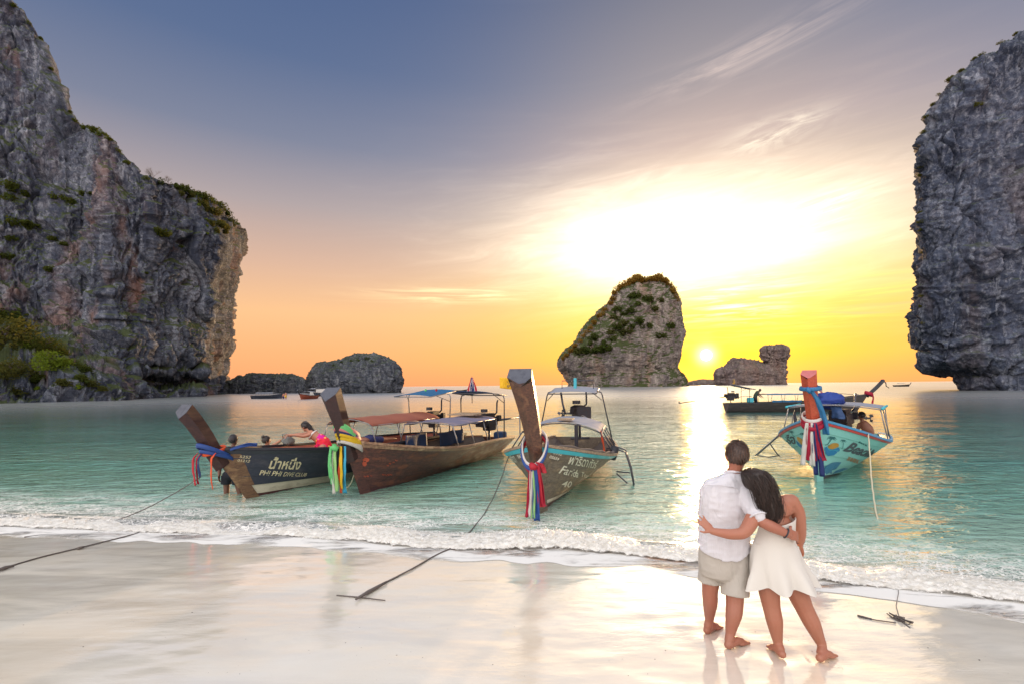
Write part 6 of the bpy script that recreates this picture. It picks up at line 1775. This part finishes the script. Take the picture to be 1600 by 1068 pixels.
    p.curve([shl, P(1177, 808, 4.08), P(1167, 826, 4.04), el, P(1140, 834, 4.05), wl], [.062, .062, .056, .048, .044, .029])
    p.hand(wl, P(1100, 816, 4.12)-wl, (-.2, .9, -.1), 1, .95, .12, .22)
    for hip, kn, an, heel, toe in ((P(1197, 890, W), P(1205, 946, 4.14), P(1216, 1005, 4.1), on_sand(1222, 1021, .028), on_sand(1202, 1007, .012)), (P(1231, 890, 4.15), P(1257, 950, 4.11), P(1285, 1008, 4.06), on_sand(1281, 1027, .028), on_sand(1303, 1021, .012))):
        ca = kn*.62+an*.38+np.array((0, -.012, 0))
        p.curve([hip, hip*.4+kn*.6, kn, ca, an*.78+kn*.22, an, np.array(heel)*.6+an*.4], [.098, .086, .071, .068, .048, .036, .035])
        heel = np.array(heel); toe = np.array(toe); d = toe-heel; lt = np.cross(d, (0, 0, 1)); lt /= np.linalg.norm(lt)
        p.limb([heel, heel+d*.45+np.array((0, 0, .02)), heel+d*.72+np.array((0, 0, .005))], [.033, .033, .029])
        p.ell(heel+d*.70, d*.3, lt*.042, (0, 0, .02))
        for i in range(5):
            b = heel+d*.84+lt*(.03-.015*i); p.limb([b, b+d*(.18-.03*abs(i-1))], [.0105, .009], 8)
    p.ell(P(1226, 797, 4.09), (.035, 0, .02), (0, .018, 0), (-.02, 0, .05)); p.ell(P(1205, 800, 4.09), (.03, 0, -.02), (0, .016, 0), (.02, 0, .05))
    put('body', p.mesh('body', .0065, 4), SKIN['fair'], root)
    face_parts(root, hd, fc, .95)
    put('hair', cap_hair(hd, fc, 1.0, up, seed=8, strands=60), HAIR['dark'], root)
    path = [P(1168, 733, 4.17), P(1180, 738, 4.10), P(1191, 755, 4.06), P(1200, 778, 4.035), P(1206, 800, 4.03), P(1209, 818, 4.03)]
    wd = lambda q: float(np.interp(q, [0, .15, .35, .6, .85, 1.0], [.05, .09, .098, .095, .078, .028]))
    R_ = []
    cc = np.array(path); u = np.linspace(0, 1, 6)
    for q in np.linspace(0, 1, 22):
        c = np.array([np.interp(q, u, cc[:, k]) for k in range(3)]); w = wd(q)*.84
        R_.append([c+np.array((math.cos(t)*w, math.sin(t)*w*.42, .15*math.cos(t)*w)) for t in np.linspace(0, 2*math.pi, 28, endpoint=False)])
    mb = Prims(); mb.m.loft(R_); mb.ell(hd+np.array((0, -.02, .02)), (.095, 0, .03), (0, .10, 0), (-.03, 0, .10), 18)
    put('long_hair', mb.mesh('long_hair', .008, 5, (.008, (30, 30, 5))), HAIR['dark'], root)
    put('hair_locks', strands(path, lambda q: wd(q)*1.04, 420, 5, .0026, 1.9), HAIR['dark'], root)
    # dress: bodice and flared pleated skirt as one cut
    rows = ((1215, 813, 26.3, .119, 0, 7), (1213, 828, 27.6, .122, 0, 5), (1211, 840, 30, .122, 0, 2), (1209.5, 847, 31.5, .124, 0, 0), (1211, 856, 36, .135, .015, 0), (1212, 868, 39, .15, .04, 0), (1215, 884, 43.5, .172, .10, 0), (1218, 898, 48, .19, .18, 0), (1220.5, 912, 51, .205, .24, 0))
    G = []
    nth = 120
    uu = np.linspace(0, 1, len(rows)); fine = np.linspace(0, 1, 44)
    Rw = np.array(rows, float); Rw = np.stack([np.interp(fine, uu, Rw[:, k]) for k in range(6)], -1)
    for px, py, hw, dp, pl, sl in Rw:
        c = P(px, py, W); a = hw/F*W; row = []
        for t in np.linspace(0, 2*math.pi, nth, endpoint=False):
            k = 1+pl*(.75*math.cos(7*t+.7)+.3*math.cos(12*t+2.0)+.3*math.sin(4*t))
            row.append(c+np.array((math.cos(t)*a*k, math.sin(t)*dp*k, sl/F*W*math.cos(t)-pl*.08*math.cos(7*t+.7))))
        G.append(row)
    G = np.array(G)
    n = vnormals(G, True)
    mb = MB(); mb.grid(G[::-1], True); mb.grid((G+n*.005), True)
    mb.grid(np.stack((G[-1], (G+n*.005)[-1])), True); mb.grid(np.stack((G[0], (G+n*.005)[0])), True)
    me = mb.mesh('dress'); o = put('dress', me, M['dress'], root)
    bm = bmesh.new(); bm.from_mesh(o.data); bmesh.ops.recalc_face_normals(bm, faces=bm.faces); bm.to_mesh(o.data); bm.free()
    c = P(1209.5, 847, W)
    put('waist_seam', MB().tube([tuple(c+np.array((math.cos(t)*31.5/F*W, math.sin(t)*.117, 0))) for t in np.linspace(0, 2*math.pi, 49)], .004, 6).mesh('waist_seam'), M['dress'], root)
    c = P(1250.5, 846, 4.245)
    put('bracelet', MB().tube([tuple(c+np.array((math.cos(t)*.032, math.sin(t)*.032, .006*math.cos(t)))) for t in np.linspace(0, 2*math.pi, 19)], .004, 6).mesh('bracelet'), M['black'], root)
couple()
def others():
    # wading man behind the bow of the dark boat
    d = 10.95
    q = PZ(364, 775, 0)
    root = thing('person', 'dark haired man in black shorts wading behind the prow of the navy black boat', 'person', (P(364, 775, d)[0], d, -.05))
    p = Prims(); hd, fc = P(364.5, 687, d), (.25, 1, 0)
    p.head(hd, fc, 1.0); p.curve([P(364.5, 697, d), P(363, 706, d)], [.055, .08])
    p.ell(P(362, 714, d), (.20, 0, 0), (0, .11, 0), (0, 0, .11)); p.ell(P(361, 726, d), (.165, 0, 0), (0, .11, 0), (0, 0, .2)); p.ell(P(361, 740, d), (.17, 0, 0), (0, .12, 0), (0, 0, .12))
    for a in ([P(350, 711, d), P(345, 724, d-.05), P(343, 733, d-.08), P(342.5, 742, d-.12)], [P(374, 711, d), P(381, 722, d+.1), P(388, 728, d+.25), P(396, 724, d+.4)]):
        p.curve(a, [.062, .05, .042, .03]); p.hand(a[-1], a[-1]-a[-2], (1, 0, 0), 1, 1.0, .4)
    for hx, kx, fx in ((354, 354, 354), (369, 372, 376)):
        p.curve([P(hx, 743, d), P(kx, 758, d), P(fx, 772, d), P(fx, 784, d)], [.095, .065, .06, .045])
    put('body', p.mesh('body', .012, 4), SKIN['dark'], root)
    face_parts(root, hd, fc, 1.0)
    put('hair', cap_hair(hd, fc, 1.04, seed=2, strands=200), HAIR['black'], root)
    s = Prims(); s.ell(P(362, 714, d), (.215, 0, 0), (0, .125, 0), (0, 0, .12)); s.ell(P(361, 726, d), (.18, 0, 0), (0, .125, 0), (0, 0, .18))
    for a in ([P(351, 711, d), P(347, 721, d-.04)], [P(374, 711, d), P(379, 719, d+.06)]): s.curve(a, [.08, .07])
    put('shirt', s.mesh('shirt', .013, 3, (.01, (8, 8, 4))), M['dshirt'], root)
    s = Prims(); s.ell(P(361, 741, d), (.185, 0, 0), (0, .135, 0), (0, 0, .12))
    for hx, kx in ((354, 353.5), (369, 371)): s.m.tube([tuple(P(hx, 742, d)), tuple(P(kx, 755, d))], [.105, .11], 16)
    put('shorts', s.mesh('shorts', .013, 3, (.008, (9, 9, 4))), M['dshorts'], root)
    # bather beyond the dark boat reaching for the bag
    d = 12.9
    root = thing('person', 'bather with pinned up hair reaching up from the water toward the grey bag', 'person', (P(412, 720, d)[0], d, -.1))
    p = Prims(); hd, fc = P(416, 688, d), (.75, .55, .05)
    p.head(hd, fc, 1.0); p.curve([P(413.5, 697, d), P(410, 703, d)], [.055, .08])
    p.ell(P(408, 708, d), (.19, 0, 0), (0, .12, 0), (0, 0, .11)); p.ell(P(407, 722, d), (.16, 0, 0), (0, .12, 0), (0, 0, .2)); p.ell(P(407, 742, d), (.18, 0, 0), (0, .13, 0), (0, 0, .18))
    a = [P(414, 704, d-.1), P(424, 697, d-.25), P(432, 692, d-.4), P(440, 687, d-.55)]
    p.curve(a, [.058, .048, .042, .03]); p.hand(a[-1], a[-1]-a[-2], (0, 0, 1), 1, 1.0, .5)
    a = [P(399, 706, d), P(394, 716, d), P(398, 726, d-.1)]
    p.curve(a, [.056, .045, .03]); p.hand(a[-1], a[-1]-a[-2], (0, 1, 0), 1, 1, .4)
    put('body', p.mesh('body', .012, 4), SKIN['olive'], root); face_parts(root, hd, fc, 1.0)
    h = Prims(); u = Vector(fc).normalized()
    put('hair', cap_hair(hd, fc, 1.06, seed=12, strands=260), HAIR['dark'], root)
    put('hair_bun', Prims().ball(hd+np.array((-.06, -.04, .11)), (.05, .05, .045)).mesh('hair_bun', .012, 3, (.008, (20, 20, 20))), HAIR['dark'], root)
    # woman stooping in the dark boat
    d = 12.25
    root = thing('person', 'woman in white bikini top and red floral sarong stooping in the navy black boat', 'person', (P(505, 705, d)[0], d, .2))
    p = Prims(); hd, fc = P(477.5, 665.5, d), (-.85, .25, -.38)
    p.head(hd, fc, 1.0); p.curve([P(481, 670, d), P(486, 675, d), P(490, 679, d)], [.054, .06, .08])
    p.curve([P(488, 677, d), P(496, 683, d), P(503, 689, d), P(507, 696, d)], [.125, .115, .125, .15], n=16)
    for k, a in enumerate(([P(484, 678, d-.12), P(474, 681, d-.16), P(464, 679, d-.2), P(452, 678.5, d-.2)], [P(487, 675, d+.14), P(475, 677.5, d+.16), P(464, 678, d+.1), P(453, 680, d-.05)])):
        p.curve(a, [.052, .043, .038, .028]); p.hand(a[-1], a[-1]-a[-2], (0, 0, -1), (-1, 1)[k], .95, .6)
    for dx, dy in ((-3, -.1), (4, .12)):
        p.curve([P(507+dx*.6, 697, d+dy), P(497+dx, 708, d+dy), P(505+dx, 722, d+dy)], [.10, .07, .045])
    put('body', p.mesh('body', .012, 4), SKIN['olive'], root); face_parts(root, hd, fc, 1.0)
    put('hair', cap_hair(hd, fc, 1.06, seed=13, strands=260), HAIR['black'], root)
    path = [hd+np.array((.02, -.05, .1)), hd+np.array((.10, -.05, .02)), hd+np.array((.16, -.04, -.08)), hd+np.array((.22, -.06, -.12))]
    put('hair_locks', strands(path, lambda q: .07*(1-.5*q), 90, 6, .006), HAIR['black'], root)
    s = Prims(); s.curve([P(500, 685, d), P(506, 692, d), P(508, 701, d), P(507, 712, d)], [.135, .17, .175, .16], n=18)
    put('sarong', s.mesh('sarong', .013, 3, (.02, (9, 9, 4))), M['sarong'], root)
    ribbon(root, 'sarong_knot', M['sarong'], [Vector(P(497, 692, d-.16))-root.location, Vector(P(493, 697, d-.2))-root.location, Vector(P(492, 703, d-.18))-root.location], .12, .04, 2, (1, .2, 0))
    mb = MB(); c = P(489, 678.5, d); ax = P(496, 683, d)-P(488, 677, d); ax /= np.linalg.norm(ax); u = np.array((0, 1., 0)); v = np.cross(ax, u)
    mb.tube([tuple(c+(u*math.cos(t)+v*math.sin(t))*.128) for t in np.linspace(0, 2*math.pi, 25)], .02, 8)
    put('bikini_top', mb.mesh('bikini_top'), M['bikini'], root)
    # the bag between them
    c = P(449.5, 686, 12.3)
    bag = thing('bag', 'grey canvas bag being handed down from the boat to the bather', 'bag', tuple(c))
    me = Prims().ell((0, 0, -.02), (.15, 0, .02), (0, .07, 0), (-.03, 0, .11), 18).ell((.03, 0, -.06), (.13, 0, .02), (0, .08, 0), (0, 0, .08)).mesh('bag_body', .012, 2, (.02, (9, 9, 9)))
    link('bag_body', me, M['bagm'], bag)
    MB().tube([(-.12, 0, .02), (-.13, 0, .13), (-.03, 0, .15), (.06, 0, .08)], .014, 8).build('handle', M['bagm'], bag, True)
    MB().tube([(.08, 0, .07), (.17, .02, .0), (.15, .02, -.12)], .01, 8).build('strap', M['bagm'], bag, True)
    # sunbather lying face down
    A = np.array(b1.W(np.array((2.25, -.62, .93)))); ax = np.array((b1.c, b1.s, 0)); lt = np.array((-b1.s, b1.c, 0)); z = np.array((0, 0, 1.))
    root = thing('person', 'sunbather in navy shorts lying face down beside the prow of the red brown boat', 'person', tuple(A))
    X = lambda a, b, c: A+ax*a+lt*b+z*c
    p = Prims(); hd = X(-.02, -.05, .07)
    p.head(hd, -ax*.5+lt*-.6+z*-.5, 1.0, -ax)
    p.curve([X(.1, -.02, .04), X(.2, 0, .03)], [.06, .08])
    p.ell(X(.32, 0, .03), tuple(lt*.20), tuple(ax*.14), (0, 0, .10)); p.ell(X(.55, 0, .02), tuple(lt*.16), tuple(ax*.24), (0, 0, .10)); p.ell(X(.86, 0, .03), tuple(lt*.17), tuple(ax*.16), (0, 0, .115))
    for sd in (-1, 1):
        a = [X(.26, .18*sd, .02), X(.08, .32*sd, -.02), X(-.1, .22*sd, -.03), X(-.18, .08*sd, -.03)]
        p.curve(a, [.062, .05, .042, .03]); p.hand(a[-1], a[-1]-a[-2], -z, sd, 1, .3)
        p.curve([X(.9, .1*sd, .01), X(1.3, .1*sd, -.02), X(1.7, .11*sd, -.04), X(1.82, .11*sd, -.05)], [.09, .06, .045, .035])
    put('body', p.mesh('body', .012, 4), SKIN['brown'], root)
    put('hair', cap_hair(hd, -ax*.5+lt*-.6+z*-.5, 1.06, -ax, seed=14, strands=200), HAIR['black'], root)
    s = Prims(); s.ell(X(.87, 0, .03), tuple(lt*.185), tuple(ax*.18), (0, 0, .13))
    for sd in (-1, 1): s.m.tube([tuple(X(.9, .1*sd, .01)), tuple(X(1.22, .11*sd, -.01))], [.105, .095], 16)
    put('shorts', s.mesh('shorts', .013, 3, (.01, (9, 9, 9))), M['nshorts'], root)
    # boy sitting in the turquoise boat
    d = 14.3
    root = thing('person', 'shirtless boy in dark shorts sitting hunched at the stern of the turquoise boat', 'person', tuple(P(1352, 684, d)))
    p = Prims(); hd, fc = P(1346.5, 649, d), (-.35, .9, -.25)
    p.head(hd, fc, .98); p.curve([P(1347, 656, d), P(1350, 661, d)], [.05, .07])
    p.curve([P(1350, 662, d), P(1355, 669, d-.03), P(1357, 676, d), P(1354, 682, d)], [.12, .15, .15, .16], n=16)
    for a in ([P(1343, 662, d+.05), P(1340, 669, d+.1), P(1342, 676, d+.2)], [P(1357, 663, d), P(1360, 672, d+.1), P(1352, 677, d+.25)]):
        p.curve(a, [.055, .045, .03]); p.hand(a[-1], a[-1]-a[-2], (0, 1, 0), 1, .95, .5)
    for dx in (-2, 3):
        p.curve([P(1352+dx, 682, d), P(1338+dx*1.5, 676, d+.25), P(1337+dx*1.5, 690, d+.3)], [.085, .062, .042])
    put('body', p.mesh('body', .012, 4), SKIN['brown'], root); face_parts(root, hd, fc, .98)
    put('hair', cap_hair(hd, fc, 1.02, seed=15, strands=200), HAIR['black'], root)
    s = Prims(); s.ell(P(1354, 683, d), (.19, 0, 0), (0, .18, 0), (0, 0, .10))
    for dx in (-2, 3): s.curve([P(1352+dx, 682, d), P(1342+dx*1.4, 678, d+.18)], [.10, .085])
    put('shorts', s.mesh('shorts', .013, 3, (.01, (9, 9, 9))), M['dshorts'], root)
    # boatman bending on the long dark boat
    o = b5.W(np.array((8.35, 0, 0)))
    root = thing('person', 'boatman bending on the deck of the long dark boat beyond', 'person', (o[0], o[1], .45))
    X = lambda a, c, b=0: np.array((o[0]+a, o[1]+b, c))
    p = Prims(); hd = X(.36, 1.78)
    p.head(hd, (1, 0, -.5), 1.0); p.curve([X(.28, 1.70), X(.16, 1.6)], [.055, .07])
    p.curve([X(.14, 1.58), X(.0, 1.38), X(-.04, 1.16)], [.15, .14, .15], n=14)
    for b in (-.16, .16):
        a = [X(.16, 1.55, b), X(.34, 1.36, b), X(.5, 1.22, b)]
        p.curve(a, [.055, .045, .03]); p.hand(a[-1], a[-1]-a[-2], (0, 0, -1), 1, 1, .5)
        p.curve([X(-.02, 1.1, b*.6), X(.06, .74, b*.7), X(-.02, .38, b*.8)], [.09, .062, .045])
    put('body', p.mesh('body', .02, 3), SKIN['dark'], root)
    put('hair', cap_hair(hd, (1, 0, -.5), 1.05, seed=16, strands=40), HAIR['black'], root)
    s = Prims(); s.curve([X(.16, 1.6), X(.0, 1.38), X(-.03, 1.2)], [.165, .155, .16], n=14)
    put('shirt', s.mesh('shirt', .02, 3), M['dshirt'], root)
    s = Prims(); s.curve([X(-.03, 1.18), X(-.02, 1.05)], [.17, .17])
    for b in (-.16, .16): s.curve([X(-.01, 1.06, b*.6), X(.05, .78, b*.7)], [.105, .085])
    put('shorts', s.mesh('shorts', .02, 3), M['dshorts'], root)
    # two people in the water by the awning boat under the skerry
    for k, (px, py, h, lab) in enumerate(((443, 606.5, 1.5, 'bather standing in the shallows at the bow of the far awning boat'), (446.5, 606.0, 1.7, 'bather in yellow shorts wading past the far awning boat'))):
        d = 106-k
        b = P(px, 612, d); root = thing('person', lab, 'person', (b[0], d, -.2))
        X = lambda a, c, e=0: np.array((b[0]+a, d+e, c-.35))
        p = Prims(); hd = X(0, h)
        p.head(hd, (-1, .3, 0), 1.05); p.curve([X(0, h-.1), X(0, h-.28), X(0, h-.6), X(0, h-.8)], [.06, .16, .14, .17])
        for sd in (-1, 1):
            p.curve([X(.17*sd, h-.26), X(.26*sd, h-.5), X(.2*sd, h-.75, -.1)], [.06, .05, .035]); p.hand(X(.2*sd, h-.75, -.1), (0, -.2, -1), (1, 0, 0), 1, 1, .3)
            p.curve([X(.09*sd, h-.8), X(.1*sd, h-1.2), X(.1*sd, h-1.7)], [.09, .07, .05])
        put('body', p.mesh('body', .03, 3), SKIN['olive'], root)
        put('hair', cap_hair(hd, (-1, .3, 0), 1.08, seed=20+k, strands=10), HAIR['black'], root)
        s = Prims(); s.curve([X(0, h-.72), X(0, h-.95)], [.19, .2]); put('shorts', s.mesh('shorts', .03, 2), M['ryellow'] if k else M['nshorts'], root)
others()
